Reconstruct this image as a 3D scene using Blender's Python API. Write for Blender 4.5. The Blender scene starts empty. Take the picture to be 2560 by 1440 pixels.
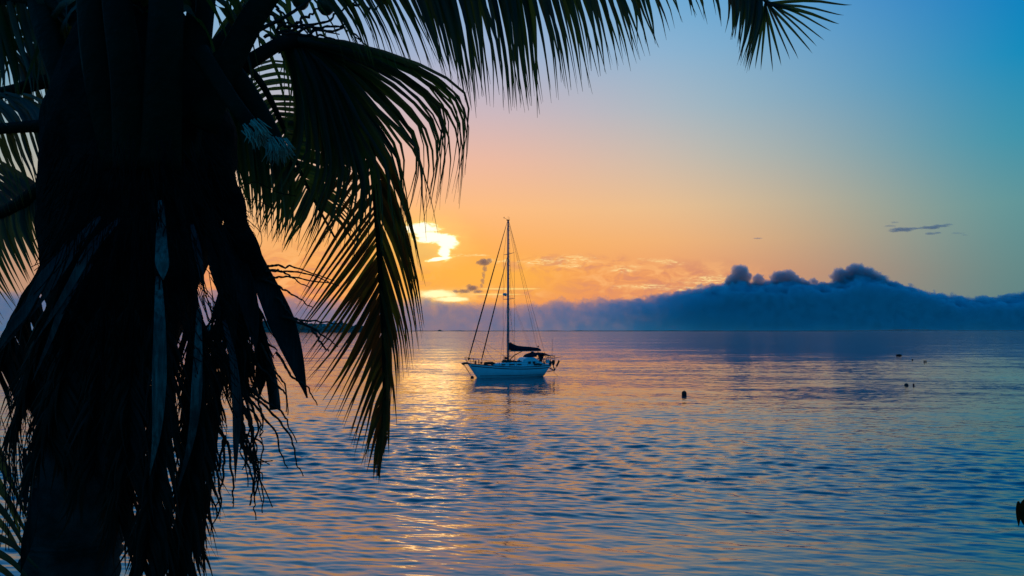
import bpy, bmesh, math, random
import numpy as np
from mathutils import Vector, Matrix, noise as mnoise

random.seed(7)
rng = np.random.default_rng(7)
SC = bpy.context.scene
COL = SC.collection
R = math.radians

# ------------------------------------------------------------------ camera
CAM_H = 6.5
F = 1920.0                       # focal length in photograph pixels (2560 wide)
PITCH = math.atan(106.0 / F)
cam_d = bpy.data.cameras.new('camera')
cam_d.sensor_width = 36.0
cam_d.lens = 27.0
cam_d.clip_start = 0.05
cam_d.clip_end = 200000.0
cam = bpy.data.objects.new('camera', cam_d)
COL.objects.link(cam)
cam.location = (0, 0, CAM_H)
cam.rotation_euler = (R(90) + PITCH, 0, 0)
SC.camera = cam

# ------------------------------------------------------------------ colour management
SC.view_settings.view_transform = 'Standard'
SC.view_settings.look = 'None'
SC.view_settings.exposure = 0.0
SC.view_settings.gamma = 1.0
SC.view_settings.use_curve_mapping = False
SC.render.engine = 'CYCLES'
SC.cycles.use_denoising = True
SC.cycles.max_bounces = 6
SC.cycles.volume_bounces = 2
SC.cycles.transparent_max_bounces = 8
SC.cycles.sample_clamp_indirect = 4.0

def lin(c):
    out = []
    for v in c:
        v = v / 255.0
        out.append(v / 12.92 if v <= 0.04045 else ((v + 0.055) / 1.055) ** 2.4)
    return tuple(out)

# ------------------------------------------------------------------ sun + sky
SUN_AZ = math.atan((1085 - 1280) / F)      # azimuth from +Y, + to the right
SUN_EL = R(6.3)
sun_d = bpy.data.lights.new('sun', 'SUN')
sun_d.energy = 0.011
sun_d.angle = R(5.0)
sun_d.color = (1.0, 0.50, 0.14)
sun = bpy.data.objects.new('sun', sun_d)
COL.objects.link(sun)
sdir = Vector((math.sin(SUN_AZ) * math.cos(SUN_EL), math.cos(SUN_AZ) * math.cos(SUN_EL), math.sin(SUN_EL)))
sun.rotation_euler = (-sdir).to_track_quat('-Z', 'Y').to_euler()

world = bpy.data.worlds.new('World')
SC.world = world
world.use_nodes = True

class NB:
    """tiny node-graph builder"""
    def __init__(self, tree):
        self.t = tree; self.n = tree.nodes; self.l = tree.links
    def new(self, typ, **kw):
        nd = self.n.new(typ)
        for k, v in kw.items(): setattr(nd, k, v)
        return nd
    def put(self, sock, v):
        if isinstance(v, bpy.types.NodeSocket): self.l.new(v, sock)
        elif v is not None: sock.default_value = v
    def m(self, op, a, b=None, c=None, clamp=False):
        nd = self.new('ShaderNodeMath', operation=op, use_clamp=clamp)
        self.put(nd.inputs[0], a)
        if b is not None: self.put(nd.inputs[1], b)
        if c is not None: self.put(nd.inputs[2], c)
        return nd.outputs[0]
    def smooth(self, v, a, b):
        nd = self.new('ShaderNodeMapRange', interpolation_type='SMOOTHSTEP', clamp=True)
        self.put(nd.inputs['Value'], v)
        nd.inputs['From Min'].default_value = a
        nd.inputs['From Max'].default_value = b
        return nd.outputs['Result']
    def ramp(self, fac, stops):
        nd = self.new('ShaderNodeValToRGB')
        cr = nd.color_ramp
        cr.interpolation = 'CARDINAL' if False else 'LINEAR'
        while len(cr.elements) < len(stops): cr.elements.new(0.5)
        for e, (p, c) in zip(cr.elements, stops):
            e.position = p; e.color = (c[0], c[1], c[2], 1)
        self.put(nd.inputs[0], fac)
        return nd.outputs[0]
    def mix(self, fac, a, b, mode='MIX'):
        nd = self.new('ShaderNodeMix', data_type='RGBA', blend_type=mode)
        self.put(nd.inputs[0], fac)
        for s, v in ((nd.inputs[6], a), (nd.inputs[7], b)):
            if isinstance(v, tuple): v = (v[0], v[1], v[2], 1)
            self.put(s, v)
        return nd.outputs[2]
    def noise(self, vec, scale, detail=4, rough=0.55, dist=0.0):
        nd = self.new('ShaderNodeTexNoise')
        if vec is not None: self.put(nd.inputs['Vector'], vec)
        nd.inputs['Scale'].default_value = scale
        nd.inputs['Detail'].default_value = detail
        nd.inputs['Roughness'].default_value = rough
        nd.inputs['Distortion'].default_value = dist
        return nd.outputs[0]

def build_sky():
    b = NB(world.node_tree)
    b.n.clear()
    out = b.new('ShaderNodeOutputWorld')
    bg = b.new('ShaderNodeBackground')
    tc = b.new('ShaderNodeTexCoord')
    sep = b.new('ShaderNodeSeparateXYZ')
    b.l.new(tc.outputs['Generated'], sep.inputs[0])
    x, y, z = sep.outputs
    el = b.m('MULTIPLY', b.m('ARCSINE', z), 180 / math.pi)            # degrees
    az = b.m('MULTIPLY', b.m('ARCTAN2', x, y), 180 / math.pi)
    daz = b.m('ABSOLUTE', b.m('SUBTRACT', az, math.degrees(SUN_AZ)))
    f = b.m('DIVIDE', el, 60.0, clamp=True)
    def rp(stops): return b.ramp(f, [(e / 60.0, lin(c)) for e, c in stops])
    r0 = rp([(0, (228, 140, 92)), (2.4, (242, 146, 72)), (4.2, (252, 164, 64)), (6.5, (254, 174, 88)), (9, (254, 186, 122)), (12.5, (238, 184, 158)),
             (16, (206, 182, 188)), (20, (164, 178, 206)), (24, (132, 172, 212)), (40, (46, 126, 180)), (60, (14, 82, 136))])
    r1 = rp([(0, (216, 148, 112)), (4, (236, 154, 102)), (6.5, (238, 178, 122)), (9, (228, 190, 146)), (12.5, (196, 188, 174)), (16, (164, 184, 194)),
             (20, (134, 178, 208)), (24, (100, 168, 212)), (40, (14, 116, 176)), (60, (4, 74, 130))])
    r2 = rp([(0, (86, 122, 124)), (4, (92, 136, 136)), (8, (90, 148, 152)), (12, (56, 146, 170)), (17, (8, 138, 186)),
             (24, (0, 118, 194)), (40, (0, 94, 160)), (60, (0, 66, 124))])
    r3 = rp([(0, (40, 118, 160)), (8, (20, 122, 174)), (24, (0, 116, 182)), (60, (0, 80, 150))])
    c = b.mix(b.smooth(daz, 0, 24), r0, r1)
    c = b.mix(b.smooth(daz, 15, 42), c, r2)
    c = b.mix(b.smooth(daz, 42, 100), c, r3)
    # ---- thin bright cloud lit from behind round the sun (sky coordinates in photograph-pixel units)
    k = F * math.pi / 180
    X = b.m('MULTIPLY', az, k); Y = b.m('MULTIPLY', el, k)
    cmb = b.new('ShaderNodeCombineXYZ')
    b.l.new(X, cmb.inputs[0]); b.l.new(b.m('MULTIPLY', Y, 2.2), cmb.inputs[1])
    n1 = b.noise(cmb.outputs[0], 0.016, 6, 0.62)
    n2 = b.noise(cmb.outputs[0], 0.05, 5, 0.6)
    cmb2 = b.new('ShaderNodeCombineXYZ')
    b.l.new(X, cmb2.inputs[0]); b.l.new(b.m('MULTIPLY', Y, 5.0), cmb2.inputs[1])
    n3 = b.noise(cmb2.outputs[0], 0.012, 6, 0.62, 0.6)
    wob = b.m('ADD', b.m('MULTIPLY', b.m('SUBTRACT', n1, 0.5), 1.7), b.m('MULTIPLY', b.m('SUBTRACT', n2, 0.5), 0.9))
    def px2(px, py):                         # photograph pixel -> (X, Y) of the sky plane
        u = (px - 1280) / F; v = (720 - py) / F
        dy = math.cos(PITCH) - v * math.sin(PITCH); dz = math.sin(PITCH) + v * math.cos(PITCH)
        a = math.atan2(u, dy); e = math.atan2(dz, math.hypot(u, dy))
        return math.degrees(a) * k, math.degrees(e) * k
    def ell(px, py, rx, ry, soft=0.5, wb=1.0, tilt=0.0):
        cx, cy = px2(px, py)
        dx = b.m('SUBTRACT', X, cx); dy = b.m('SUBTRACT', Y, cy)
        if tilt: dy = b.m('SUBTRACT', dy, b.m('MULTIPLY', dx, tilt))
        dx = b.m('DIVIDE', dx, rx); dy = b.m('DIVIDE', dy, ry)
        r = b.m('SQRT', b.m('ADD', b.m('MULTIPLY', dx, dx), b.m('MULTIPLY', dy, dy)))
        r = b.m('ADD', r, b.m('MULTIPLY', wob, wb))
        return b.smooth(r, 1.0 + soft * 0.5, 1.0 - soft * 0.5)
    def union(ms):
        o = ms[0]
        for q in ms[1:]: o = b.m('MAXIMUM', o, q)
        return o
    def gated(mask, lo, hi): return b.m('MULTIPLY', mask, b.smooth(n3, lo, hi))
    # soft golden haze of the lit cloud
    warm = union([ell(1050, 680, 150, 110, 1.6, 0.3), ell(1180, 700, 200, 60, 1.5, 0.3)])
    c = b.mix(b.m('MULTIPLY', warm, 0.55), c, lin((255, 184, 60)))
    shade = union([ell(1040, 632, 52, 20, 0.9, 0.5), ell(1030, 610, 40, 22, 0.9, .5)])
    c = b.mix(b.m('MULTIPLY', shade, 0.5), c, lin((212, 138, 62)))
    # ragged sheet of thin cloud right of the mast, lit edges and mauve bellies
    n4 = b.noise(cmb.outputs[0], 0.016, 8, 0.62, 0.8)
    n5 = b.noise(cmb2.outputs[0], 0.040, 7, 0.7, 1.2)
    reg = union([ell(1640, 700, 230, 42, 1.1, 0.35), ell(1420, 660, 150, 22, 1.1, 0.5), ell(1240, 735, 120, 18, 1.2, .4), ell(760, 690, 260, 70, 1.2, 0.4)])
    mauve = b.m('MULTIPLY', reg, b.smooth(n4, 0.54, 0.36))
    c = b.mix(b.m('MULTIPLY', mauve, 0.6), c, lin((208, 132, 108)))
    pink = b.m('MULTIPLY', reg, b.smooth(n4, 0.48, 0.66))
    c = b.mix(b.m('MULTIPLY', pink, 0.6), c, lin((255, 190, 120)))
    frag = b.smooth(n5, 0.44, 0.62)
    streak = union([ell(1345, 656, 44, 7, 1.2, 1.5), ell(1440, 648, 44, 9, 1.3, 1.6), ell(1420, 664, 26, 6, 1.2, 1.5),
                    ell(1245, 652, 28, 5, 1., 1.2), ell(1160, 638, 60, 3, 1.1, .8), ell(1655, 653, 44, 5, 1.1, 1.3, -0.12), ell(1560, 672, 40, 8, 1.3, 1.6),
                    ell(1600, 716, 60, 5, 1.2, 1.2), ell(1780, 700, 60, 10, 1.3, 1.6), ell(1720, 722, 50, 5, 1.2, 1.4)])
    c = b.mix(b.m('MULTIPLY', b.m('MULTIPLY', streak, frag), 0.9), c, lin((255, 222, 150)))
    line = union([ell(1270, 722, 70, 2.2, .9, .5), ell(1240, 736, 60, 1.8, .9, .5)])
    c = b.mix(b.m('MULTIPLY', line, 0.7), c, lin((255, 220, 130)))
    glow = union([ell(1070, 600, 85, 55, 1.4, 0.4), ell(1105, 742, 80, 18, 1.3, .4)])
    c = b.mix(b.m('MULTIPLY', glow, 0.5), c, lin((255, 214, 120)))
    hot = union([ell(1045, 572, 52, 14, 1.0, 1.2), ell(1078, 592, 50, 15, 1.0, 1.3, -.1), ell(1118, 606, 26, 17, 1.0, 1.2), ell(1112, 628, 15, 24, 1.0, .9),
                 ell(1100, 647, 34, 5, .7, .8, 0.14)])
    c = b.mix(b.smooth(hot, 0.0, 0.55), c, lin((255, 216, 110)))
    c = b.mix(b.smooth(hot, 0.35, 1.0), c, (1.35, 1.2, 0.9))
    hot2 = union([ell(1092, 735, 42, 9, .9, .9), ell(1128, 748, 36, 6, .9, .9)])
    c = b.mix(hot2, c, (1.3, 1.0, 0.5))
    # ---- physical sky, sun at the same place, adds its part over the graded air
    sky = b.new('ShaderNodeTexSky')
    sky.sky_type = 'NISHITA'
    sky.sun_disc = False
    sky.sun_elevation = SUN_EL
    sky.sun_rotation = SUN_AZ
    sky.air_density = 1.0; sky.dust_density = 1.0; sky.ozone_density = 4.0
    b.l.new(c, bg.inputs['Color'])
    bg.inputs['Strength'].default_value = 1.0
    bg2 = b.new('ShaderNodeBackground')
    b.l.new(sky.outputs[0], bg2.inputs['Color'])
    bg2.inputs['Strength'].default_value = 0.0015
    add = b.new('ShaderNodeAddShader')
    b.l.new(bg.outputs[0], add.inputs[0]); b.l.new(bg2.outputs[0], add.inputs[1])
    b.l.new(add.outputs[0], out.inputs['Surface'])
build_sky()
world.cycles.sampling_method = 'MANUAL'
world.cycles.sample_map_resolution = 1024

# ------------------------------------------------------------------ helpers
def P(px, py, d):
    """the point of the place seen at photograph pixel (px,py), d metres ahead of the camera (along +Y)"""
    u = (px - 1280) / F; v = (720 - py) / F
    dy = math.cos(PITCH) - v * math.sin(PITCH); dz = math.sin(PITCH) + v * math.cos(PITCH)
    s = d / dy
    return Vector((u * s, d, CAM_H + dz * s))

def link(o, parent=None):
    COL.objects.link(o)
    if parent is not None: o.parent = parent
    return o

def tag(o, label=None, cat=None, group=None, kind=None):
    if label: o['label'] = label
    if cat: o['category'] = cat
    if group: o['group'] = group
    if kind: o['kind'] = kind
    return o

def empty(name, loc, rz=0.0):
    o = bpy.data.objects.new(name, None)
    o.location = loc; o.rotation_euler = (0, 0, rz)
    o.empty_display_size = 0.2
    return link(o)

class MB:
    def __init__(self): self.v = []; self.f = []
    def add(self, vs, fs):
        n = len(self.v)
        self.v += [tuple(p) for p in vs]
        self.f += [tuple(i + n for i in q) for q in fs]
        return self
    def box(self, c, s, rot=None):
        c = Vector(c); h = Vector(s) / 2
        vs = []
        for a in (-1, 1):
            for e in (-1, 1):
                for g in (-1, 1):
                    p = Vector((a * h.x, e * h.y, g * h.z))
                    if rot is not None: p = rot @ p
                    vs.append(c + p)
        return self.add(vs, [(0, 1, 3, 2), (4, 6, 7, 5), (0, 4, 5, 1), (2, 3, 7, 6), (0, 2, 6, 4), (1, 5, 7, 3)])
    def tube(self, pts, rad, n=6, cap=True):
        pts = [Vector(p) for p in pts]
        if not hasattr(rad, '__len__'): rad = [rad] * len(pts)
        m = len(pts)
        vs = []; fs = []
        prev = None
        for i, p in enumerate(pts):
            t = (pts[min(i + 1, m - 1)] - pts[max(i - 1, 0)])
            if t.length < 1e-9: t = Vector((0, 0, 1))
            t.normalize()
            if prev is None:
                a = Vector((0, 0, 1)) if abs(t.z) < 0.9 else Vector((1, 0, 0))
                nx = t.cross(a).normalized()
            else:
                nx = (prev - t * prev.dot(t))
                nx = nx.normalized() if nx.length > 1e-6 else t.orthogonal().normalized()
            prev = nx
            ny = t.cross(nx)
            for k in range(n):
                an = 2 * math.pi * k / n
                vs.append(p + (nx * math.cos(an) + ny * math.sin(an)) * rad[i])
        for i in range(m - 1):
            for k in range(n):
                k2 = (k + 1) % n
                fs.append((i * n + k, i * n + k2, (i + 1) * n + k2, (i + 1) * n + k))
        if cap:
            fs.append(tuple(range(n - 1, -1, -1))); fs.append(tuple((m - 1) * n + k for k in range(n)))
        return self.add(vs, fs)
    def loft(self, pts, wid, thk, face, n=10, hollow=0.0):
        """elliptic loft: half-widths wid across, half-thickness thk toward 'face'"""
        pts = [Vector(p) for p in pts]; m = len(pts)
        vs = []; fs = []
        for i, p in enumerate(pts):
            t = (pts[min(i + 1, m - 1)] - pts[max(i - 1, 0)]).normalized()
            fv = Vector(face(i / (m - 1)) if callable(face) else face)
            fv = (fv - t * fv.dot(t)).normalized()
            sv = t.cross(fv)
            for k in range(n):
                an = 2 * math.pi * k / n
                cs, sn = math.cos(an), math.sin(an)
                dd = sn * thk[i]
                if hollow and sn > 0: dd = -sn * thk[i] * hollow * (1 - cs * cs)
                vs.append(p + sv * cs * wid[i] + fv * dd)
        for i in range(m - 1):
            for k in range(n):
                k2 = (k + 1) % n
                fs.append((i * n + k, i * n + k2, (i + 1) * n + k2, (i + 1) * n + k))
        fs.append(tuple(range(n - 1, -1, -1))); fs.append(tuple((m - 1) * n + k for k in range(n)))
        return self.add(vs, fs)
    def ribbon(self, pts, W, nrm, fold=0.3, prof=None):
        """V-folded leaflet"""
        m = len(pts); vs = []; fs = []
        for i, p in enumerate(pts):
            t = (pts[min(i + 1, m - 1)] - pts[max(i - 1, 0)])
            t = t.normalized() if t.length > 1e-9 else Vector((0, 0, -1))
            s = t.cross(nrm)
            s = s.normalized() if s.length > 1e-6 else t.orthogonal().normalized()
            q = s.cross(t)
            x = i / (m - 1)
            w = W * 0.5 * (prof(x) if prof else min(1, .5 + 3 * x) * max(0.0, 1 - x ** 1.35) ** 1.25 + 0.035)
            vs += [p - s * w, p + q * w * fold, p + s * w]
        for i in range(m - 1):
            a = i * 3
            fs += [(a, a + 1, a + 4, a + 3), (a + 1, a + 2, a + 5, a + 4)]
        return self.add(vs, fs)
    def build(self, name, mat, parent=None, smooth=True, off=None):
        me = bpy.data.meshes.new(name)
        vs = self.v
        if off is not None: vs = [(a - off[0], b_ - off[1], c_ - off[2]) for a, b_, c_ in vs]
        me.from_pydata(vs, [], self.f)
        if smooth: me.polygons.foreach_set('use_smooth', [True] * len(me.polygons))
        me.update()
        o = bpy.data.objects.new(name, me)
        if mat is not None: me.materials.append(mat)
        return link(o, parent)

def catmull(pts, n):
    """n samples through control points (Vectors or tuples)"""
    pts = [Vector(p) for p in pts]
    m = len(pts)
    out = []
    for i in range(n):
        x = i / (n - 1) * (m - 1)
        k = min(int(x), m - 2); t = x - k
        p1, p2 = pts[k], pts[k + 1]
        p0 = pts[k - 1] if k > 0 else p1 * 2 - p2
        p3 = pts[k + 2] if k + 2 < m else p2 * 2 - p1
        out.append(0.5 * ((2 * p1) + (p2 - p0) * t + (2 * p0 - 5 * p1 + 4 * p2 - p3) * t * t + (3 * p1 - p0 - 3 * p2 + p3) * t ** 3))
    return out

def PX(pts, n):
    return catmull([P(*q) for q in pts], n)

# ------------------------------------------------------------------ materials
def mat_new(name):
    m = bpy.data.materials.new(name)
    m.use_nodes = True
    b = NB(m.node_tree)
    b.n.clear()
    out = b.new('ShaderNodeOutputMaterial')
    return m, b, out

def simple(name, col, rough=0.6, metal=0.0, var=0.25, scale=6.0, bump=0.0, bscale=30.0, spec=0.3):
    m, b, out = mat_new(name)
    bs = b.new('ShaderNodeBsdfPrincipled')
    tc = b.new('ShaderNodeTexCoord')
    n = b.noise(tc.outputs['Object'], scale, 5, 0.6)
    f = b.smooth(n, 0.3, 0.7)
    lo = tuple(v * (1 - var) for v in col); hi = tuple(min(1, v * (1 + var)) for v in col)
    b.l.new(b.mix(f, lo, hi), bs.inputs['Base Color'])
    bs.inputs['Roughness'].default_value = rough
    bs.inputs['Metallic'].default_value = metal
    bs.inputs['Specular IOR Level'].default_value = spec
    if bump:
        bp = b.new('ShaderNodeBump')
        bp.inputs['Strength'].default_value = bump
        bp.inputs['Distance'].default_value = 0.02
        b.l.new(b.noise(tc.outputs['Object'], bscale, 4), bp.inputs['Height'])
        b.l.new(bp.outputs[0], bs.inputs['Normal'])
    b.l.new(bs.outputs[0], out.inputs[0])
    return m

def leaf_mat(name, col, trans, dead=0.2, deadcol=(0.09, 0.045, 0.012), gloss=0.08):
    m, b, out = mat_new(name)
    tc = b.new('ShaderNodeTexCoord')
    oi = b.new('ShaderNodeObjectInfo')
    n = b.noise(tc.outputs['Object'], 5.0, 4)
    n2 = b.noise(tc.outputs['Object'], 40.0, 3)
    f = b.smooth(b.m('ADD', n, b.m('MULTIPLY', b.m('SUBTRACT', oi.outputs['Random'], .5), .25)), 0.62 - dead, 0.85 - dead)
    c = b.mix(f, col, deadcol)
    c = b.mix(b.m('MULTIPLY', n2, 0.5), c, tuple(v * 0.55 for v in col))
    df = b.new('ShaderNodeBsdfPrincipled')
    b.l.new(c, df.inputs['Base Color']); df.inputs['Roughness'].default_value = 0.45
    df.inputs['Specular IOR Level'].default_value = gloss
    tr = b.new('ShaderNodeBsdfTranslucent')
    t = b.mix(f, trans, tuple(v * 1.2 for v in deadcol))
    b.l.new(t, tr.inputs['Color'])
    mx = b.new('ShaderNodeMixShader'); mx.inputs[0].default_value = 0.4
    b.l.new(df.outputs[0], mx.inputs[1]); b.l.new(tr.outputs[0], mx.inputs[2])
    b.l.new(mx.outputs[0], out.inputs[0])
    return m

def streaky(name, col, rough=0.6, var=0.3, scale=5, bump=0.3, bscale=14, spec=0.15):
    """fibrous husk: long grain, blotches and pale worn edges"""
    m, b, out = mat_new(name)
    tc = b.new('ShaderNodeTexCoord')
    mp = b.new('ShaderNodeMapping'); mp.inputs['Scale'].default_value = (90, 90, 3.0)
    b.l.new(tc.outputs['Object'], mp.inputs[0])
    g = b.noise(mp.outputs[0], 1.0, 4, .65, .4)
    bl = b.noise(tc.outputs['Object'], 9.0, 4, .6)
    f = b.m('MULTIPLY', b.smooth(g, .30, .72), b.smooth(bl, .30, .70))
    c = b.mix(f, tuple(v * .25 for v in col), tuple(v * 1.6 for v in col))
    bs = b.new('ShaderNodeBsdfPrincipled')
    b.l.new(c, bs.inputs['Base Color']); bs.inputs['Roughness'].default_value = rough
    bs.inputs['Specular IOR Level'].default_value = spec
    bp = b.new('ShaderNodeBump'); bp.inputs['Strength'].default_value = .6; bp.inputs['Distance'].default_value = .01
    b.l.new(g, bp.inputs['Height']); b.l.new(bp.outputs[0], bs.inputs['Normal'])
    b.l.new(bs.outputs[0], out.inputs[0])
    return m

M = {}
M['leaf'] = leaf_mat('palm_leaf', (0.012, 0.024, 0.008), (0.15, 0.20, 0.026), 0.12, gloss=0.28)
M['leaf_old'] = leaf_mat('palm_leaf_old', (0.014, 0.020, 0.006), (0.30, 0.22, 0.02), 0.3, (0.16, 0.055, 0.010))
M['leaf_dead'] = leaf_mat('palm_leaf_dead', (0.022, 0.020, 0.015), (0.018, 0.013, 0.007), 0.3, (0.030, 0.021, 0.013))
M['petiole'] = simple('palm_petiole', (0.008, 0.011, 0.005), 0.7, var=0.35, scale=4, bump=0.5, bscale=26, spec=0.06)
M['trunk'] = simple('palm_trunk', (0.034, 0.031, 0.026), 0.9, var=0.5, scale=7, bump=0.8, bscale=22, spec=0.05)
M['sheath'] = simple('palm_sheath', (0.012, 0.010, 0.008), 0.9, var=0.5, scale=9, bump=0.8, bscale=40, spec=0.03)
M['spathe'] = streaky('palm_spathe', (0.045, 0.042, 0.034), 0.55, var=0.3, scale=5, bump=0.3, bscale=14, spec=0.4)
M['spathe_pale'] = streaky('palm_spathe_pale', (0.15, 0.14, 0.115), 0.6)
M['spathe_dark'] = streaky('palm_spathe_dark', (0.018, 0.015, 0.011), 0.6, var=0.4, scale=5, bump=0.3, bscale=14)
M['torn'] = simple('palm_torn_wood', (0.42, 0.33, 0.23), 0.9, var=0.3, scale=25, bump=0.6, bscale=60)
M['twig'] = simple('palm_twig', (0.03, 0.02, 0.012), 0.85, var=0.4, scale=30)
M['nut'] = simple('coconut_husk', (0.03, 0.05, 0.015), 0.45, var=0.3, scale=8)

# ------------------------------------------------------------------ sea
def build_sea():
    m, b, out = mat_new('sea_water')
    geo = b.new('ShaderNodeNewGeometry')
    pos = geo.outputs['Position']
    mp = b.new('ShaderNodeMapping'); mp.vector_type = 'POINT'
    mp.inputs['Rotation'].default_value = (0, 0, R(-8))
    mp.inputs['Scale'].default_value = (0.45, 1.0, 1.0)
    b.l.new(pos, mp.inputs[0])
    v = mp.outputs[0]
    mp.inputs['Scale'].default_value = (0.30, 1.0, 1.0)
    far = b.new('ShaderNodeVectorMath', operation='LENGTH'); b.l.new(pos, far.inputs[0])
    dist = far.outputs['Value']
    gust = b.smooth(b.noise(v, 0.022, 3, 0.55), 0.36, 0.62)                 # cat's-paws and slicks
    def slopes(scale, det, rough):
        nd = b.new('ShaderNodeTexNoise')
        b.l.new(v, nd.inputs['Vector'])
        nd.inputs['Scale'].default_value = scale; nd.inputs['Detail'].default_value = det; nd.inputs['Roughness'].default_value = rough
        sc = b.new('ShaderNodeSeparateColor'); b.l.new(nd.outputs['Color'], sc.inputs[0])
        return b.m('SUBTRACT', sc.outputs[0], .5), b.m('SUBTRACT', sc.outputs[1], .5)
    ax, ay = slopes(0.20, 6, 0.72)        # wavelets from five metres down to a hand's breadth
    fx, fy = slopes(3.2, 4, 0.65)          # capillary ripples
    amp = b.m('MULTIPLY', b.m('ADD', 0.18, b.m('MULTIPLY', gust, 0.26)), b.m('SUBTRACT', 1.0, b.m('MULTIPLY', b.smooth(dist, 110, 240), 0.78)))
    fin = b.m('MULTIPLY', amp, 1.2)
    sx = b.m('MULTIPLY', b.m('ADD', b.m('MULTIPLY', ax, amp), b.m('MULTIPLY', fx, fin)), 0.22)
    sy = b.m('ADD', b.m('MULTIPLY', ay, amp), b.m('MULTIPLY', fy, fin))
    cb = b.new('ShaderNodeCombineXYZ'); b.l.new(sx, cb.inputs[0]); b.l.new(sy, cb.inputs[1])
    ad = b.new('ShaderNodeVectorMath', operation='ADD'); b.l.new(geo.outputs['Normal'], ad.inputs[0]); b.l.new(cb.outputs[0], ad.inputs[1])
    nm = b.new('ShaderNodeVectorMath', operation='NORMALIZE'); b.l.new(ad.outputs[0], nm.inputs[0])
    bs = b.new('ShaderNodeBsdfPrincipled')
    bs.inputs['Base Color'].default_value = (0.001, 0.085, 0.115, 1)
    bs.inputs['Roughness'].default_value = 0.07
    b.l.new(nm.outputs[0], bs.inputs['Normal'])
    bs.inputs['IOR'].default_value = 2.4
    b.l.new(bs.outputs[0], out.inputs[0])

    # one polar sheet round the foot of the shore, fine where the water lies open ahead, coarse elsewhere
    az = np.concatenate([np.linspace(-180, -44, 24)[:-1], np.linspace(-44, 44, 900)[:-1], np.linspace(44, 180, 24)])
    rr = np.concatenate([np.linspace(3, 16, 8)[:-1], np.exp(np.linspace(math.log(16), math.log(170), 900))[:-1], np.exp(np.linspace(math.log(170), math.log(12000), 60))])
    A, RR = np.meshgrid(np.radians(az), rr)
    X = RR * np.sin(A); Y = RR * np.cos(A)
    dr = np.gradient(rr)[:, None] * np.ones_like(A)
    dense = np.clip((44 - np.abs(np.degrees(A))) / 3, 0, 1)
    # slow value noise for gusts
    def vnoise(x, y, s, seed):
        r2 = np.random.default_rng(seed); o = np.zeros_like(x)
        for _ in range(7):
            th = r2.uniform(0, 2 * np.pi); kk = r2.uniform(.5, 1.6) * s
            o += np.sin(kk * (x * np.cos(th) + y * np.sin(th)) + r2.uniform(0, 6.28))
        return o / 3.0
    gust = np.clip(0.75 + 0.55 * vnoise(X * 0.6, Y, 0.11, 3), 0.12, 1.5)
    near = 0.24 + 0.76 * (1 / (1 + np.exp((RR + 2.5 * vnoise(X, Y, 0.12, 9) - 47) / 4.0)))
    Z = np.zeros_like(X)
    r2 = np.random.default_rng(11)
    NW = 96
    for i in range(NW):
        lam = 0.22 * (2.4 / 0.22) ** (r2.random() ** 1.7)
        th = R(90 - 9) + r2.normal(0, 0.30)
        kx, ky = np.cos(th) * 2 * np.pi / lam, np.sin(th) * 2 * np.pi / lam
        slope = 0.0155 * (1.15 if lam < 1.4 else 0.75)
        amp = slope * lam / (2 * np.pi)
        fade = np.clip(lam / dr / 2.0 - 1.2, 0, 1)
        ph = r2.uniform(0, 6.28)
        a = kx * X + ky * Y + ph
        s = np.sin(a + 0.35 * np.sin(a))
        Z += amp * fade * s
    Z *= dense * gust * near * 2.9
    nr, na = Z.shape
    co = np.stack([X, Y, Z], -1).reshape(-1, 3)
    idx = np.arange(nr * na).reshape(nr, na)
    q = np.stack([idx[:-1, :-1], idx[:-1, 1:], idx[1:, 1:], idx[1:, :-1]], -1).reshape(-1, 4)
    q = q[:, ::-1]
    me = bpy.data.meshes.new('sea')
    me.vertices.add(len(co)); me.vertices.foreach_set('co', co.astype(np.float32).ravel())
    me.loops.add(q.size); me.loops.foreach_set('vertex_index', q.astype(np.int32).ravel())
    me.polygons.add(len(q)); me.polygons.foreach_set('loop_start', np.arange(0, q.size, 4, dtype=np.int32))
    me.polygons.foreach_set('use_smooth', np.ones(len(q), dtype=bool))
    me.update(); me.validate()
    me.materials.append(m)
    o = link(bpy.data.objects.new('sea', me))
    tag(o, 'calm blue sea rippled near the shore and glassy further out', kind='structure')
build_sea()

# ------------------------------------------------------------------ shore under the viewpoint
def build_shore():
    mb = MB()
    xs = np.linspace(-26, 26, 70); ys = np.linspace(-26, 13.5, 60)
    def h(x, y):
        t = min(max((y - 1.6) / 8.4, 0), 1)
        z = 4.88 * (1 - t) ** 0.85 + 0.15 * t
        if y > 10: z -= (y - 10) * 0.35
        return z + 0.09 * mnoise.noise((x * 0.7, y * 0.7, 0)) + 0.03 * mnoise.noise((x * 3, y * 3, 1))
    vs = [(x, y, h(x, y)) for y in ys for x in xs]
    n = len(xs)
    fs = [(j * n + i, j * n + i + 1, (j + 1) * n + i + 1, (j + 1) * n + i) for j in range(len(ys) - 1) for i in range(n - 1)]
    mb.add(vs, fs)
    o = mb.build('shore', simple('shore_earth', (0.16, 0.13, 0.09), 0.95, var=0.4, scale=1.2, bump=0.8, bscale=9))
    tag(o, 'sandy earth bank sloping down to the water', kind='structure')
    return h
shore_h = build_shore()

# ------------------------------------------------------------------ clouds (far beyond the sea's edge)
CLOUD_D = 20000.0
CU = CLOUD_D / F * 100               # one local unit of a cloud = 100 photograph pixels at that distance

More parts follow.
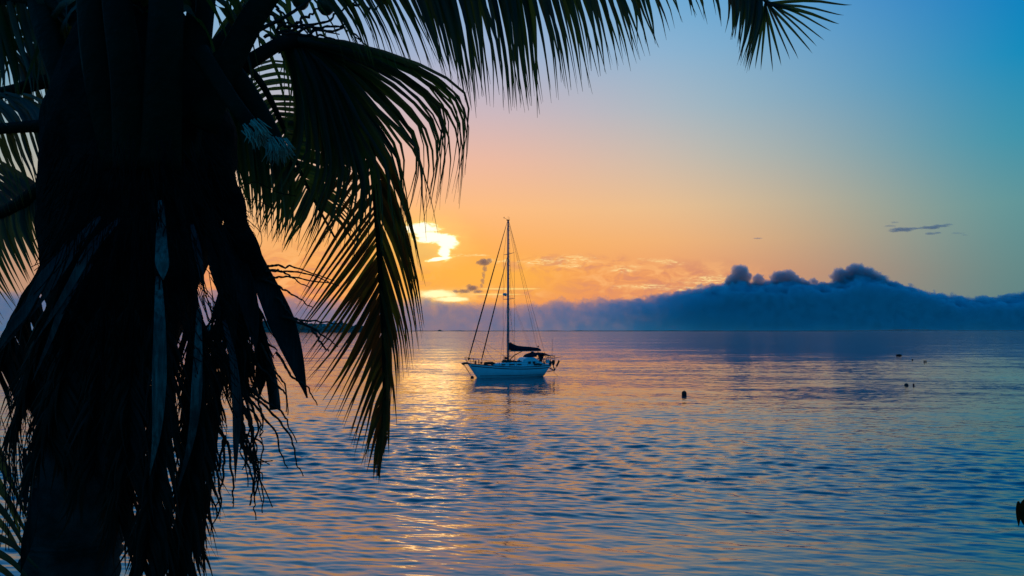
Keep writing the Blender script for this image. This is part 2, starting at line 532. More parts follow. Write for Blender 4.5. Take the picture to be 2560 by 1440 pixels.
def three_noise(b, vec, scale, det, off, rough=.6):
    """three independent noise fields, each about -0.5..0.5"""
    mp = b.new('ShaderNodeMapping'); mp.inputs['Location'].default_value = (off, off * .7, off * .3)
    b.l.new(vec, mp.inputs[0])
    nd = b.new('ShaderNodeTexNoise')
    nd.inputs['Scale'].default_value = scale; nd.inputs['Detail'].default_value = det; nd.inputs['Roughness'].default_value = rough
    b.l.new(mp.outputs[0], nd.inputs['Vector'])
    sp = b.new('ShaderNodeSeparateColor'); b.l.new(nd.outputs['Color'], sp.inputs[0])
    return [b.m('SUBTRACT', q, .5) for q in sp.outputs]

def vapour_cloud(name, lobes, dens, col, label, nscale, warp, fray, sharp=4.0, step=.15, column=0.0, det=4, group=None):
    """a drifting body of vapour: ellipsoid lobes (px, py, half width, half height, half depth) frayed by 3-D noise"""
    x0 = min(q[0] - q[2] for q in lobes); x1 = max(q[0] + q[2] for q in lobes)
    y0 = min(q[1] - q[3] for q in lobes); y1 = max(q[1] + q[3] for q in lobes)
    rd = max(q[4] for q in lobes)
    mar = 100 * warp * .5 + .25 * fray * max(q[3] for q in lobes) + 2
    cx = (x0 + x1) / 2
    org = P(cx, 826, CLOUD_D); org.z = 0
    m, b, out = mat_new(name + '_vapour')
    tc = b.new('ShaderNodeTexCoord')
    sp = b.new('ShaderNodeSeparateXYZ'); b.l.new(tc.outputs['Object'], sp.inputs[0])
    nx, nz_, nf = three_noise(b, tc.outputs['Object'], nscale, det, len(label) * 1.37)
    xw = b.m('MULTIPLY_ADD', nx, warp, sp.outputs[0]); zw = b.m('MULTIPLY_ADD', nz_, warp, sp.outputs[2])
    y = sp.outputs[1]
    body = None; zs = []
    for k_, (px, py, hw, hh, hd) in enumerate(lobes):
        c = P(px, py, CLOUD_D)
        zc = c.z / CU; zs.append(zc)
        ex = b.m('MULTIPLY_ADD', xw, 100.0 / hw, -(px - cx) / hw)
        ey = b.m('MULTIPLY', y, 100.0 / hd)
        zz = b.m('SUBTRACT', zw, zc)
        if column: zz = b.m('MAXIMUM', zz, b.m('MULTIPLY', zz, column))
        ez = b.m('MULTIPLY', zz, 100.0 / hh)
        r2_ = b.m('MULTIPLY_ADD', ex, ex, b.m('MULTIPLY_ADD', ey, ey, b.m('MULTIPLY', ez, ez)))
        q = b.m('SUBTRACT', 1.0, r2_)
        body = q if body is None else b.m('MAXIMUM', body, q)
    body = b.m('MULTIPLY', b.m('MULTIPLY_ADD', nf, fray, body), sharp)
    dn = b.m('MULTIPLY', b.smooth(body, 0.0, 1.0), dens)
    pv = b.new('ShaderNodeVolumePrincipled')
    pv.inputs['Color'].default_value = (*col, 1)
    b.l.new(dn, pv.inputs['Density'])
    pv.inputs['Anisotropy'].default_value = 0.55
    b.l.new(pv.outputs[0], out.inputs['Volume'])
    m.cycles.volume_step_rate = step
    zt = P(cx, y0 - mar, CLOUD_D).z / CU; zb = P(cx, y1 + mar, CLOUD_D).z / CU
    mb = MB().box((0, 0, (zt + zb) / 2), ((x1 - x0 + 2 * mar) / 100, 2 * rd / 100, zt - zb))
    o = mb.build(name, m, smooth=False)
    o.location = org; o.scale = (CU, CU, CU)
    return tag(o, label, 'cloud', group)

def build_bank():
    """the cloud bank on the horizon: vapour whose crest follows a height curve, frayed by 3-D noise"""
    X0, X1 = -900.0, 3900.0
    crest = [(-900, 90), (-300, 100), (300, 92), (560, 104), (700, 90), (800, 78), (950, 76), (1000, 76), (1060, 84), (1085, 76), (1150, 70), (1300, 66), (1375, 70), (1405, 80),
             (1430, 72), (1480, 76), (1520, 82), (1570, 80), (1640, 86), (1700, 98), (1780, 114), (1840, 122), (1915, 116), (1960, 124), (2040, 116), (2100, 128), (2160, 134), (2230, 118), (2300, 100), (2330, 92), (2400, 82), (2500, 84), (2600, 90), (2900, 86), (3300, 70), (3900, 50)]
    mass = [(-900, .11), (900, .088), (1150, .095), (1300, .11), (1450, .145), (1600, .26), (1750, .55), (1850, .74), (2100, .95), (2300, 1.0), (3900, 1.0)]
    m, b, out = mat_new('cloud_bank_vapour')
    tc = b.new('ShaderNodeTexCoord')
    sp = b.new('ShaderNodeSeparateXYZ'); b.l.new(tc.outputs['Object'], sp.inputs[0])
    x, y, z = sp.outputs
    def curve(v, pts, ymax):
        nd = b.new('ShaderNodeFloatCurve')
        cm = nd.mapping; cv = cm.curves[0]
        P_ = [((a - X0) / (X1 - X0), h / ymax) for a, h in pts]
        cv.points[0].location = P_[0]; cv.points[1].location = P_[-1]
        for q in P_[1:-1]: cv.points.new(*q)
        for q in cv.points: q.handle_type = 'AUTO_CLAMPED'
        cm.update()
        b.put(nd.inputs['Value'], v)
        return b.m('MULTIPLY', nd.outputs[0], ymax)
    n_a, n_f, n_d = three_noise(b, tc.outputs['Object'], 3.4, 6, 3.1, .62)
    n_b, _, _ = three_noise(b, tc.outputs['Object'], 1.4, 1, 8.3)
    xn = b.m('DIVIDE', b.m('SUBTRACT', b.m('MULTIPLY', b.m('MULTIPLY_ADD', n_a, .25, x), 100.0), X0 - 1280.0), X1 - X0, clamp=True)
    top = b.m('DIVIDE', curve(xn, crest, 200.0), 100.0)
    fall = b.m('MULTIPLY', b.m('MULTIPLY', y, y), .40)          # the bank sinks away fore and aft
    hh = b.m('SUBTRACT', top, fall)
    hh = b.m('ADD', hh, b.m('ADD', b.m('MULTIPLY', n_b, .16), b.m('MULTIPLY', n_f, .70)))
    dn = b.smooth(b.m('SUBTRACT', hh, z), 0.0, 0.022)
    dn = b.m('MULTIPLY', dn, b.m('ADD', .55, b.m('MULTIPLY', b.smooth(n_d, -.16, .16), .9)))
    dn = b.m('MULTIPLY', dn, curve(xn, mass, 1.0))
    pv = b.new('ShaderNodeVolumePrincipled')
    pv.inputs['Color'].default_value = (0.24, 0.86, 1.0, 1)  # blue of distant haze and shade painted into the vapour colour
    b.l.new(b.m('MULTIPLY', dn, 0.0090), pv.inputs['Density'])
    b.l.new(pv.outputs[0], out.inputs['Volume'])
    m.cycles.volume_step_rate = 0.05
    mb = MB().box(((X0 + X1) / 200 - 12.8, 0, .68), ((X1 - X0) / 100, 1.5, 1.66))
    o = mb.build('cloud_bank', m, smooth=False)
    o.location = (0, CLOUD_D, 0); o.scale = (CU, CU, CU)
    return tag(o, 'long low cloud bank on the horizon, mauve behind the boat and deep blue beyond', 'cloud')

def build_clouds():
    build_bank()
    H = lambda cx, hw, ht, hd: (cx, 826 - ht + hw * .9, hw, hw * .9, hd)
    hc = (0.92, 0.92, 1.0)
    vapour_cloud('cumulus_cloud', [H(1853, 23, 166, 26), H(1836, 20, 142, 30), H(1866, 14, 150, 20), H(1842, 30, 124, 34), H(1897, 15, 143, 16), H(1905, 12, 132, 14), H(1894, 12, 120, 16), H(1790, 32, 112, 30), H(1870, 34, 118, 30)],
                 .011, hc, 'tall mauve cumulus tower with a slim turret beside it on the cloud bank', 8.0, .22, 1.9, 4.0, .12, .45)
    vapour_cloud('cumulus_cloud', [H(1950, 22, 150, 26), H(1972, 20, 152, 24), H(1986, 20, 142, 24), H(2008, 18, 130, 26), H(1930, 12, 118, 18), H(2037, 11, 132, 14), H(2060, 14, 122, 20), H(2048, 12, 116, 20), H(1990, 34, 122, 30), H(2030, 26, 116, 28)],
                 .011, hc, 'middle mauve cumulus head trailing small turrets on the cloud bank', 8.0, .22, 1.9, 4.0, .12, .45)
    vapour_cloud('cumulus_cloud', [H(2104, 22, 156, 30), H(2142, 28, 168, 36), H(2166, 26, 160, 36), H(2192, 30, 144, 40), H(2226, 34, 124, 44), H(2120, 36, 140, 40), H(2256, 26, 108, 36)],
                 .011, hc, 'widest and highest mauve cumulus head, sloping away to one side', 7.5, .24, 1.9, 4.0, .10, .45)
    sc = (0.50, 0.48, 0.55)
    vapour_cloud('puff_cloud', [(1210, 656, 17, 11, 14), (1199, 657, 10, 7, 10), (1222, 652, 9, 7, 9), (1212, 672, 7, 9, 7), (1209, 688, 5.5, 11, 6), (1206, 703, 6, 9, 6), (1203, 715, 5, 7, 5)],
                 .0075, sc, 'mushroom shaped brown puff of cloud on a thin stalk left of the mast', 13.0, .10, 1.8, 1.6, .35)
    vapour_cloud('ragged_cloud', [(1181, 721, 17, 9, 12), (1160, 728, 18, 6, 10), (1140, 729, 11, 5, 8), (1193, 729, 16, 5, 10), (1172, 716, 8, 7, 7)],
                 .0075, sc, 'small ragged brown cloud below the mushroom shaped puff', 12.0, .10, 1.8, 1.6, .35)
    wc = (0.34, 0.60, 0.80)
    vapour_cloud('streak_cloud', [(2262, 574, 34, 6, 14), (2243, 578, 16, 3.5, 8), (2292, 571, 26, 3.4, 10), (2332, 569, 32, 4.5, 14), (2360, 565, 26, 4.5, 10), (2378, 561, 14, 3, 6)],
                 .0070, wc, 'longest dark wisp of cloud alone in the clear sky above the cumulus bank', 7.0, .07, 1.7, 1.4, .25)
    vapour_cloud('streak_cloud', [(2335, 584, 18, 4, 10), (2350, 582, 12, 3, 8)],
                 .0055, wc, 'short dark wisp tucked just under the longest wisp of cloud', 8.0, .05, 1.7, 1.4, .35)
    vapour_cloud('streak_cloud', [(2234, 565, 17, 3.4, 8), (2246, 556, 13, 3, 6)],
                 .0040, wc, 'faint small wisp above the tail of the longest wisp of cloud', 8.0, .05, 1.7, 1.4, .35)
    vapour_cloud('streak_cloud', [(2402, 583, 20, 2.4, 8), (2418, 587, 12, 2, 6)],
                 .0030, wc, 'faintest thin wisp just beyond the head of the longest wisp', 8.0, .05, 1.7, 1.4, .35)
    vapour_cloud('streak_cloud', [(1898, 596, 15, 2.2, 8)],
                 .0055, wc, 'tiny thin sliver of cloud alone in the peach coloured sky', 8.0, .02, 1.0, 1.4, .35)
build_clouds()

# ------------------------------------------------------------------ far land
def build_land():
    veg = simple('far_vegetation_hazed', (0.10, 0.12, 0.09), 0.95, var=0.5, scale=0.05)  # paled to grey-green: the haze of distance is put into the colour
    D = 2500.0
    px = D / F
    prof = [(430, 815), (520, 806), (620, 800), (720, 804), (760, 807), (800, 807), (838, 805), (850, 808), (880, 812), (902, 819), (925, 823), (950, 826.5), (970, 829)]
    base = 829.5
    N = 140; K = 14
    xs = np.linspace(prof[0][0], prof[-1][0], N)
    def top(x): return (base - np.interp(x, [p[0] for p in prof], [p[1] for p in prof])) * px
    def hgt(x, k):
        s = k / (K - 1)
        env = math.sin(min(1, s * 1.25 + 0.02) * math.pi / 2) if s < .8 else math.cos((s - .8) / .2 * math.pi / 2)
        X = (x - 1280) * px
        return max(-1.0, (top(x) - 3.0) * env + 2.0 * mnoise.noise((X * .03, s * 6, 0)) * env - 0.6)
    mb = MB()
    vs = []
    for k in range(K):
        for x in xs: vs.append(((x - 1280) * px, D + k * 16, hgt(x, k)))
    mb.add(vs, [(k * N + i, k * N + i + 1, (k + 1) * N + i + 1, (k + 1) * N + i) for k in range(K - 1) for i in range(N - 1)])
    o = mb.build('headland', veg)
    tag(o, 'low wooded headland running out into the bay', kind='structure')
    # trees on the headland: one far-off wood
    bm = bmesh.new(); bmesh.ops.create_icosphere(bm, subdivisions=1, radius=1)
    iv = [v.co.copy() for v in bm.verts]; fi = [tuple(v.index for v in f.verts) for f in bm.faces]; bm.free()
    mb = MB(); rr = random.Random(4)
    for i in range(1500):
        x = rr.uniform(440, 948); k = rr.uniform(0, 11)
        z = hgt(x, int(k))
        if z < 0.3: continue
        s = rr.uniform(1.6, 4.2); c = Vector(((x - 1280) * px, D + k * 16, z + s * .4))
        mb.add([(c.x + v.x * s * rr.uniform(.8, 1.2), c.y + v.y * s, c.z + v.z * s * rr.uniform(.7, 1.3)) for v in iv], fi)
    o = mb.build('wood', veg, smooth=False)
    tag(o, 'dark scrub and trees covering the headland', 'trees', kind='stuff')
    # houses
    wall = simple('house_wall', (0.72, 0.72, 0.72), 0.8, var=0.08)
    roof = simple('house_roof', (0.3, 0.3, 0.32), 0.8, var=0.15)
    glass = simple('house_window', (0.03, 0.035, 0.04), 0.2)
    specs = [(832, 809, 16, 6, 'long white house on the headland ridge beside the domed villa'),
             (846, 813, 13, 5, 'white two storey house just below the headland ridge'),
             (812, 813, 11, 5, 'white house halfway down the headland slope left of the ridge houses'),
             (866, 820, 8, 4, 'small white house low on the headland nearest its point'),
             (838, 804, 9, 6, 'domed grey villa on the crest of the headland'),
             (796, 815, 8, 4, 'small pale house low on the headland among trees'),
             (726, 807, 12, 4, 'wide white house on the ridge where the headland meets the land'),
             (760, 808, 9, 4, 'square white house on the headland ridge among trees')]
    for (hx, hy, w, hh, lab) in specs:
        yy = D + 60 + (826 - hy) * 3
        base_z = (base - hy) * px - hh * px * .5
        e = empty('house', ((hx - 1280) * yy / F, yy, base_z))
        W, H = w * px, hh * px
        b1 = MB().box((0, 0, H / 2 - 2), (W, 9, H + 4)); b1.build('wall', wall, e, smooth=False)
        if 'domed' in lab:
            pts = [(0, 0, H + i * .5) for i in range(7)]
            MB().tube(pts, [W * .46 * math.sqrt(max(0.02, 1 - (i / 6.2) ** 2)) for i in range(7)], 12).build('roof', roof, e)
        else:
            b2 = MB()
            h2 = W / 2 + .6
            b2.add([(-h2, -5.2, H), (h2, -5.2, H), (h2, 5.2, H), (-h2, 5.2, H), (-h2 * .7, 0, H + 2.1), (h2 * .7, 0, H + 2.1)],
                   [(0, 1, 5, 4), (1, 2, 5), (2, 3, 4, 5), (3, 0, 4), (3, 2, 1, 0)])
            b2.build('roof', roof, e, smooth=False)
        nw = max(2, int(W / 4))
        for i in range(nw):
            MB().box((-W / 2 + (i + .5) * W / nw, -4.53, H * .5), (1.5, .12, 1.6)).build('window', glass, e, smooth=False)
        tag(e, lab, 'house', 'houses on the headland')
    # flat far shore along the horizon
    D2 = 6000.0; p2 = D2 / F
    mb = MB(); vs = []
    xs = np.linspace(900, 2180, 420)
    for x in xs:
        f = min(1, (x - 900) / 30, (2180 - x) / 120)
        h = (4.2 + 2.2 * mnoise.noise((x * .03, 0, 0)) + 2.5 * max(0, mnoise.noise((x * .35, 3, 0)))) * f
        if abs(x - 1100) < 7: h += 8 * (1 - abs(x - 1100) / 7)
        X = (x - 1280) * p2
        vs += [(X, D2 - 30, -1), (X, D2, max(h, -.8)), (X, D2 + 60, -1)]
    mb.add(vs, [q for i in range(len(xs) - 1) for q in ((i * 3, i * 3 + 3, i * 3 + 4, i * 3 + 1), (i * 3 + 1, i * 3 + 4, i * 3 + 5, i * 3 + 2))])
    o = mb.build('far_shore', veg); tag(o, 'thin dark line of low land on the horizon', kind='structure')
    hazed = simple('far_hills_hazed', (0.26, 0.26, 0.24), 0.95, var=0.3, scale=0.004)  # lightened base colour stands in for distance haze over the hills
    D3 = 11000.0; p3 = D3 / F
    mb = MB(); vs = []
    xs = np.linspace(1980, 2700, 160)
    pr = [(1980, 0), (2100, 3), (2190, 6), (2240, 9), (2280, 10.5), (2310, 8.5), (2360, 6), (2450, 4.5), (2560, 5), (2700, 1)]
    for x in xs:
        h = float(np.interp(x, [p[0] for p in pr], [p[1] for p in pr])) * p3 * .45 + 2 * mnoise.noise((x * .05, 8, 0)) - 2
        X = (x - 1280) * p3
        vs += [(X, D3 - 300, -4), (X, D3, max(-3, h)), (X, D3 + 300, -4)]
    mb.add(vs, [q for i in range(len(xs) - 1) for q in ((i * 3, i * 3 + 3, i * 3 + 4, i * 3 + 1), (i * 3 + 1, i * 3 + 4, i * 3 + 5, i * 3 + 2))])
    o = mb.build('far_hills', hazed); tag(o, 'faint dark far hills below the cumulus bank', kind='structure')
build_land()

# ------------------------------------------------------------------ sailboat
def build_boat():
    white = simple('boat_white', (0.74, 0.75, 0.76), 0.35, var=0.06, scale=1.5, spec=0.5)
    offw = simple('boat_deck', (0.6, 0.6, 0.58), 0.7, var=0.1, scale=3)
    navy = simple('boat_stripe', (0.012, 0.014, 0.03), 0.4)
    boot = simple('boat_bottom', (0.008, 0.008, 0.010), 0.6)
    canvas = simple('boat_canvas', (0.010, 0.013, 0.024), 0.9, var=0.35, scale=3, bump=0.6, bscale=4)
    alu = simple('boat_spar', (0.22, 0.23, 0.24), 0.45, metal=0.4, var=0.1)
    steel = simple('boat_steel', (0.10, 0.10, 0.11), 0.4, metal=0.6, var=0.1)
    wire = simple('boat_wire', (0.03, 0.03, 0.035), 0.5)
    dark = simple('boat_dark', (0.012, 0.012, 0.014), 0.6)
    wood = simple('boat_wood', (0.10, 0.045, 0.02), 0.6, var=0.3, scale=8)
    glass = simple('boat_glass', (0.01, 0.012, 0.016), 0.12, spec=0.6)
    red = simple('boat_cover_red', (0.16, 0.03, 0.015), 0.85, var=0.3)
    d = CAM_H * F / (941.3 - 826)
    at = P(1270, 941.3, d)
    root = empty('sailboat', (at.x, at.y, 0), R(25))
    tag(root, 'white cruising sailboat with furled sails at anchor, bow to the headland', 'sailboat')
    XS = 0.0562 / math.cos(R(25))
    def lx(px): return (px - 1270) * XS
    def lz(py): return (941.5 - py) * 0.0562
    # --- hull
    xs = np.linspace(-6.1, 6.1, 41)
    def sheer(x): return 1.42 + 0.55 * max(0, (-x + 1.5) / 7.6) ** 1.7 + 0.12 * max(0, (x - 2) / 4.1) ** 2
    def beam(x):
        t = (x + 6.1) / 12.2
        return 1.95 * (math.sin(min(1, t / 0.58) * math.pi / 2) ** 0.8 if t < .58 else 1 - 0.30 * ((t - .58) / .42) ** 1.8) + 0.02
    NS = 9
    def sec(x, s):
        """s 0 (underside) .. 1 (sheer): half breadth and height"""
        zt = sheer(x); zb = -0.7 * math.sin(math.pi * min(1, max(0, (x + 6.1) / 12.2))) - 0.02
        # raked stem and counter: lift the bottom near the ends
        if x < -4.6: zb = max(zb, (-4.7 - x) / 1.4 * zt * 0.98)
        if x > 5.45: zb = max(zb, (x - 5.45) / 0.65 * zt * 0.86)
        z = zb + (zt - zb) * s
        y = beam(x) * (1 - (1 - s) ** (2.6 if x > -3 else 1.6 + (x + 6.1) / 3.1)) ** 0.8
        return y, z
    hull = MB()
    for side in (-1, 1):
        vs = []
        for x in xs:
            for j in range(NS):
                y, z = sec(x, j / (NS - 1)); vs.append((x, side * y, z))
        fs = [(i * NS + j, (i + 1) * NS + j, (i + 1) * NS + j + 1, i * NS + j + 1) for i in range(len(xs) - 1) for j in range(NS - 1)]
        if side > 0: fs = [q[::-1] for q in fs]
        hull.add(vs, fs)
    # transom
    vs = [];
    for j in range(NS):
        y, z = sec(xs[-1], j / (NS - 1)); vs += [(xs[-1], -y, z), (xs[-1], y, z)]
    hull.add(vs, [(2 * j, 2 * j + 1, 2 * j + 3, 2 * j + 2) for j in range(NS - 1)])
    ho = hull.build('hull', white, root)
    def strip(name, z0, z1, mat, off=0.012, fx=None, x0=-6.1, x1=6.1):
        m = MB()
        for side in (-1, 1):
            vs = []; X = np.linspace(x0, x1, 60)
            for x in X:
                for zf in (z0, z1):
                    z = zf(x) if callable(zf) else zf
                    zt = sheer(x)
                    # invert section for this height
                    lo, hi = 0, 1
                    for _ in range(22):
                        mid = (lo + hi) / 2
                        if sec(x, mid)[1] < z: lo = mid
                        else: hi = mid
                    y = sec(x, lo)[0]
                    zz = max(z, sec(x, 0)[1])
                    vs.append((x, side * (y + off), zz))
            fs = [(2 * i, 2 * i + 2, 2 * i + 3, 2 * i + 1) for i in range(len(X) - 1)]
            if side > 0: fs = [q[::-1] for q in fs]
            m.add(vs, fs)
        return m.build(name, mat, ho)
    strip('boot_stripe', -0.25, 0.30, boot, 0.014, x0=-5.0, x1=5.75)
    strip('sheer_stripe', lambda x: sheer(x) - 0.34, lambda x: sheer(x) - 0.22, navy, x0=-5.7, x1=6.08)
    for side in (-1, 1):
        MB().tube([(x, side * (beam(x) + .015), sheer(x) + .02) for x in xs], 0.055, 6).build('rub_rail', navy, ho)
    dk = MB(); vs = []
    for x in xs: vs += [(x, -beam(x) + .02, sheer(x) - .02), (x, 0, sheer(x) + 0.06), (x, beam(x) - .02, sheer(x) - .02)]
    dk.add(vs, [q for i in range(len(xs) - 1) for q in ((3 * i, 3 * i + 3, 3 * i + 4, 3 * i + 1), (3 * i + 1, 3 * i + 4, 3 * i + 5, 3 * i + 2))])
    dk.build('deck', offw, root)
    # --- coachroof, lofted from sections (x, half width, top)
    def house(name, st, mat, inset=0.16):
        m = MB(); vs = []; n = 6
        for (x, w, zb, zt) in st:
            vs += [(x, -w, zb), (x, -w + inset * .6, zt - .06), (x, -w + inset * 1.4, zt), (x, w - inset * 1.4, zt), (x, w - inset * .6, zt - .06), (x, w, zb)]
        fs = [(i * n + k, i * n + k + 1, (i + 1) * n + k + 1, (i + 1) * n + k)[::-1] for i in range(len(st) - 1) for k in range(n - 1)]
        fs += [tuple(range(n)), tuple((len(st) - 1) * n + k for k in range(n - 1, -1, -1))]
        m.add(vs, fs)
        return m.build(name, mat, root, smooth=False)
    cab = house('coachroof', [(-2.6, .75, 1.5, 1.66), (-2.1, .95, 1.45, 1.95), (0, 1.2, 1.4, 2.05), (2.0, 1.3, 1.4, 2.1), (2.3, 1.3, 1.4, 2.1)], white)
    for (a, b_) in ((-1.5, -.9), (-.35, .45), (.85, 1.5)):
        MB().box(((a + b_) / 2, -(1.02 + 0.07 * (a + 1.5)) - .09, 1.76), (b_ - a, .03, .15)).build('window', glass, cab, smooth=False)
    dog = house('doghouse', [(1.75, 1.15, 2.0, 2.12), (2.2, 1.25, 1.45, 2.6), (2.6, 1.28, 1.4, 2.72), (3.6, 1.3, 1.4, 2.7), (4.2, 1.3, 1.4, 2.3), (5.1, 1.3, 1.4, 1.85), (5.4, 1.25, 1.4, 1.75)], white)
    for x in (2.75, 3.45):
        w = MB().box((x, -1.272, 1.98), (.42, .05, .34)).build('window', glass, dog, smooth=False)
        MB().box((x, -1.262, 1.98), (.52, .04, .44)).build('window_frame', white, w, smooth=False)
    MB().box((2.75, -.9, 2.55), (.5, .1, .16)).build('vent', dark, dog, smooth=False)
    # cockpit coaming, sheet winches, folded gear
    for side in (-1, 1): MB().box((5.1, side * 1.28, 1.62), (1.4, .16, .3)).build('coaming', white, root, smooth=False)
    for (x, y, z) in ((4.3, -1.15, 2.0), (5.2, -1.15, 1.85), (1.5, -.5, 2.2), (0.7, -.4, 2.15)):
        MB().tube([(x, y, z - .1), (x, y, z), (x, y, z + .18)], [.11, .08, .1], 10).build('winch', dark, root)
    # --- mast
    mast_x = 0.0
    top = lz(549)
    mast = MB().loft([(0, 0, 1.5), (0, 0, 8), (0, 0, 16), (0, 0, top)], [.16, .16, .15, .11], [.115, .115, .11, .085], (0, 1, 0), 12).build('mast', alu, root)
    MB().box((0, 0, top + .06), (.42, .16, .12)).build('masthead', dark, mast, smooth=False)
    MB().tube([(-.15, 0, top + .1), (-.35, 0, top + .28), (-.62, 0, top + .30)], .02, 5).box((-.62, 0, top + .38), (.1, .03, .2)).build('wind_vane', dark, mast)
    MB().tube([(0.02, 0, top + .1), (0.02, 0, top + .62)], .018, 5).tube([(.22, 0, top + .1), (.24, 0, top + .5)], .012, 5).build('aerial', dark, mast)
    sp = [(lz(634), 1.75), (lz(747.5), 1.95)]
    for (z, w) in sp:
        for s in (-1, 1):
            MB().tube([(0, s * .05, z), (.12, s * w, z + .05)], [.05, .03], 6).build('spreader', alu, mast)
    MB().tube([(-.5, 0, lz(739)), (-.5, 0, lz(737)), (-.5, 0, lz(734)), (-.5, 0, lz(732.5))], [.20, .30, .30, .16], 14).box((-.22, 0, lz(739.5)), (.5, .12, .08)).build('radar_dome', offw, mast)
    steps = MB()
    for i in range(28): steps.box((0.17, 0, 4.5 + i * .62), (.10, .12, .05))
    steps.build('mast_step', alu, mast, smooth=False)
    # --- boom with stowed mainsail under its cover
    bz = lz(877.5)
    bm_ = MB().tube([(.15, 0, bz), (5.2, 0, bz + .02)], .085, 10).build('boom', alu, root)
    pts = []; wd = []; th = []
    prof = [(.16, .2, 1.12, .10), (.28, .2, 1.18, .22), (.7, .1, .95, .24), (1.4, .08, .70, .25), (2.4, .08, .58, .25), (3.4, .08, .52, .23), (4.3, .08, .42, .20), (4.85, .08, .30, .16), (5.1, .08, .14, .10)]
    for (x, zb, zt, w) in prof:
        pts.append((x, 0, bz + (zb + zt) / 2)); wd.append((zt - zb) / 2 + .06); th.append(w)
    cv = MB().loft(pts, wd, th, (0, 1, 0), 14).build('sail_cover', canvas, root)
    for i in range(6):
        x = 1.0 + i * .72
        z = np.interp(x, [p[0] for p in prof], [p[2] for p in prof])
        MB().tube([(x, .26, bz + .1), (x + .03, .2, bz + z * .8), (x, 0, bz + z + .07), (x - .03, -.2, bz + z * .8), (x, -.26, bz + .1)], .018, 5).build('sail_tie', dark, cv)
    MB().tube([(.1, 0, lz(902)), (1.0, 0, lz(888)), (2.2, 0, bz - .06)], [.05, .075, .05], 7).build('boom_vang', dark, root)
    MB().tube([(3.9, 0, bz - .05), (3.85, 0, 2.72)], .03, 5).box((3.8, 0, bz - .22), (.36, .2, .22)).build('mainsheet', dark, root)
    # --- headsails rolled on their stays
    fs0, fs1 = (lx(1174.5), 0, lz(893)), (-.12, 0, lz(552))
    def stay(a, b_, r): return MB().tube([Vector(a).lerp(Vector(b_), t) for t in (0, .04, .1, .35, .7, .93, 1)], [.02, r * .9, r, r * 1.05, r * .8, r * .5, .02], 8)
    stay(fs0, fs1, .095).build('furled_genoa', canvas, root)
    MB().tube([(fs0[0] - .02, 0, fs0[2] - .35), (fs0[0], 0, fs0[2] - .1), (fs0[0] + .03, 0, fs0[2] + .05)], [.04, .16, .13], 10).build('furler_drum', dark, root)
    is0 = (lx(1204), 0, lz(903))
    stay(is0, (-.12, 0, lz(641)), .085).build('furled_staysail', canvas, root)
    MB().tube([(is0[0], 0, is0[2] - .3), (is0[0] + .03, 0, is0[2])], .12, 10).build('furler_drum', dark, root)
    # --- standing rigging
    def wires(name, segs, r=.014):
        for s in segs: MB().tube([Vector(q) for q in s], r, 5).build(name, wire, root)
    ch = 1.82
    wires('shroud', [[(.1, s * ch, 1.5), (.12, s * 1.95, sp[1][0] + .05), (.12, s * 1.75, sp[0][0] + .05), (.02, 0, top - .1)] for s in (-1, 1)], .017)
    wires('shroud', [[(.5, s * ch, 1.5), (.05, s * .1, sp[1][0] - .2)] for s in (-1, 1)])
    wires('shroud', [[(-.5, s * ch, 1.5), (.0, s * .1, sp[1][0] - .25)] for s in (-1, 1)])
    wires('shroud', [[(.12, s * 1.95, sp[1][0] + .05), (.02, s * .1, sp[0][0] - .1)] for s in (-1, 1)])
    wires('backstay', [[(5.7, s * 1.2, 1.5), (4.9 + .0, s * .95, 4.6), (.1, 0, top - .02)] for s in (-1, 1)], .019)
    wires('halyard', [[(.2, .12, 2.2), (.17, .08, top - .1)], [(.34, .25, 2.1), (.2, .1, sp[0][0])], [(.55, -.4, 2.0), (.2, -.1, sp[0][0] + 2)], [(.42, -.2, 2.2), (.16, -.05, top - 1)]], .010)
    wires('topping_lift', [[(5.1, 0, bz + .1), (.15, 0, top - .1)]], .010)
    for s in (-1, 1):
        wires('lazy_jack', [[(3.6, s * .25, bz + .1), (1.6, s * .2, 8.5), (.15, s * .1, 13)]], .008)
    # genoa sheets drooping from the clew to the deck
    c0 = Vector(fs0).lerp(Vector(fs1), .135)
    MB().tube(catmull([c0, (-3.0, -.5, 4.3), (-.9, -.9, 2.9), (-.2, -1.2, 2.4)], 10), .014, 5).build('genoa_sheet', wire, root)
    MB().tube(catmull([c0, (-3.7, .5, 3.5), (-2.7, 1.2, 2.2)], 10), .014, 5).build('genoa_sheet', wire, root)
    c1 = Vector(is0).lerp(Vector((-.12, 0, lz(641))), .14)
    MB().tube(catmull([c1, (-2.6, -.4, 2.6), (-1.6, -.9, 1.9)], 10), .014, 5).build('staysail_sheet', wire, root)
    # --- pulpit, stanchions, lifelines
    pp = MB()
    for s in (-1, 1):
        pp.tube(catmull([(-6.55, 0, 2.78), (-6.4, s * .3, 2.78), (-5.5, s * .62, 2.66), (-4.85, s * .85, 2.55)], 10), .028, 6)
        pp.tube([(-6.45, s * .2, 2.78), (-6.1, s * .15, 1.98)], .026, 6)
        pp.tube([(-5.5, s * .62, 2.66), (-5.35, s * .55, 1.9)], .026, 6)
        pp.tube([(-4.85, s * .85, 2.55), (-4.75, s * .82, 1.82)], .026, 6)
        pp.tube([(-6.3, s * .18, 2.35), (-5.45, s * .6, 2.25), (-4.82, s * .84, 2.15)], .02, 6)
    pp.build('pulpit', steel, root)
    xsn = [-3.4, -2.0, -.6, .8, 2.2, 3.6, 4.9]
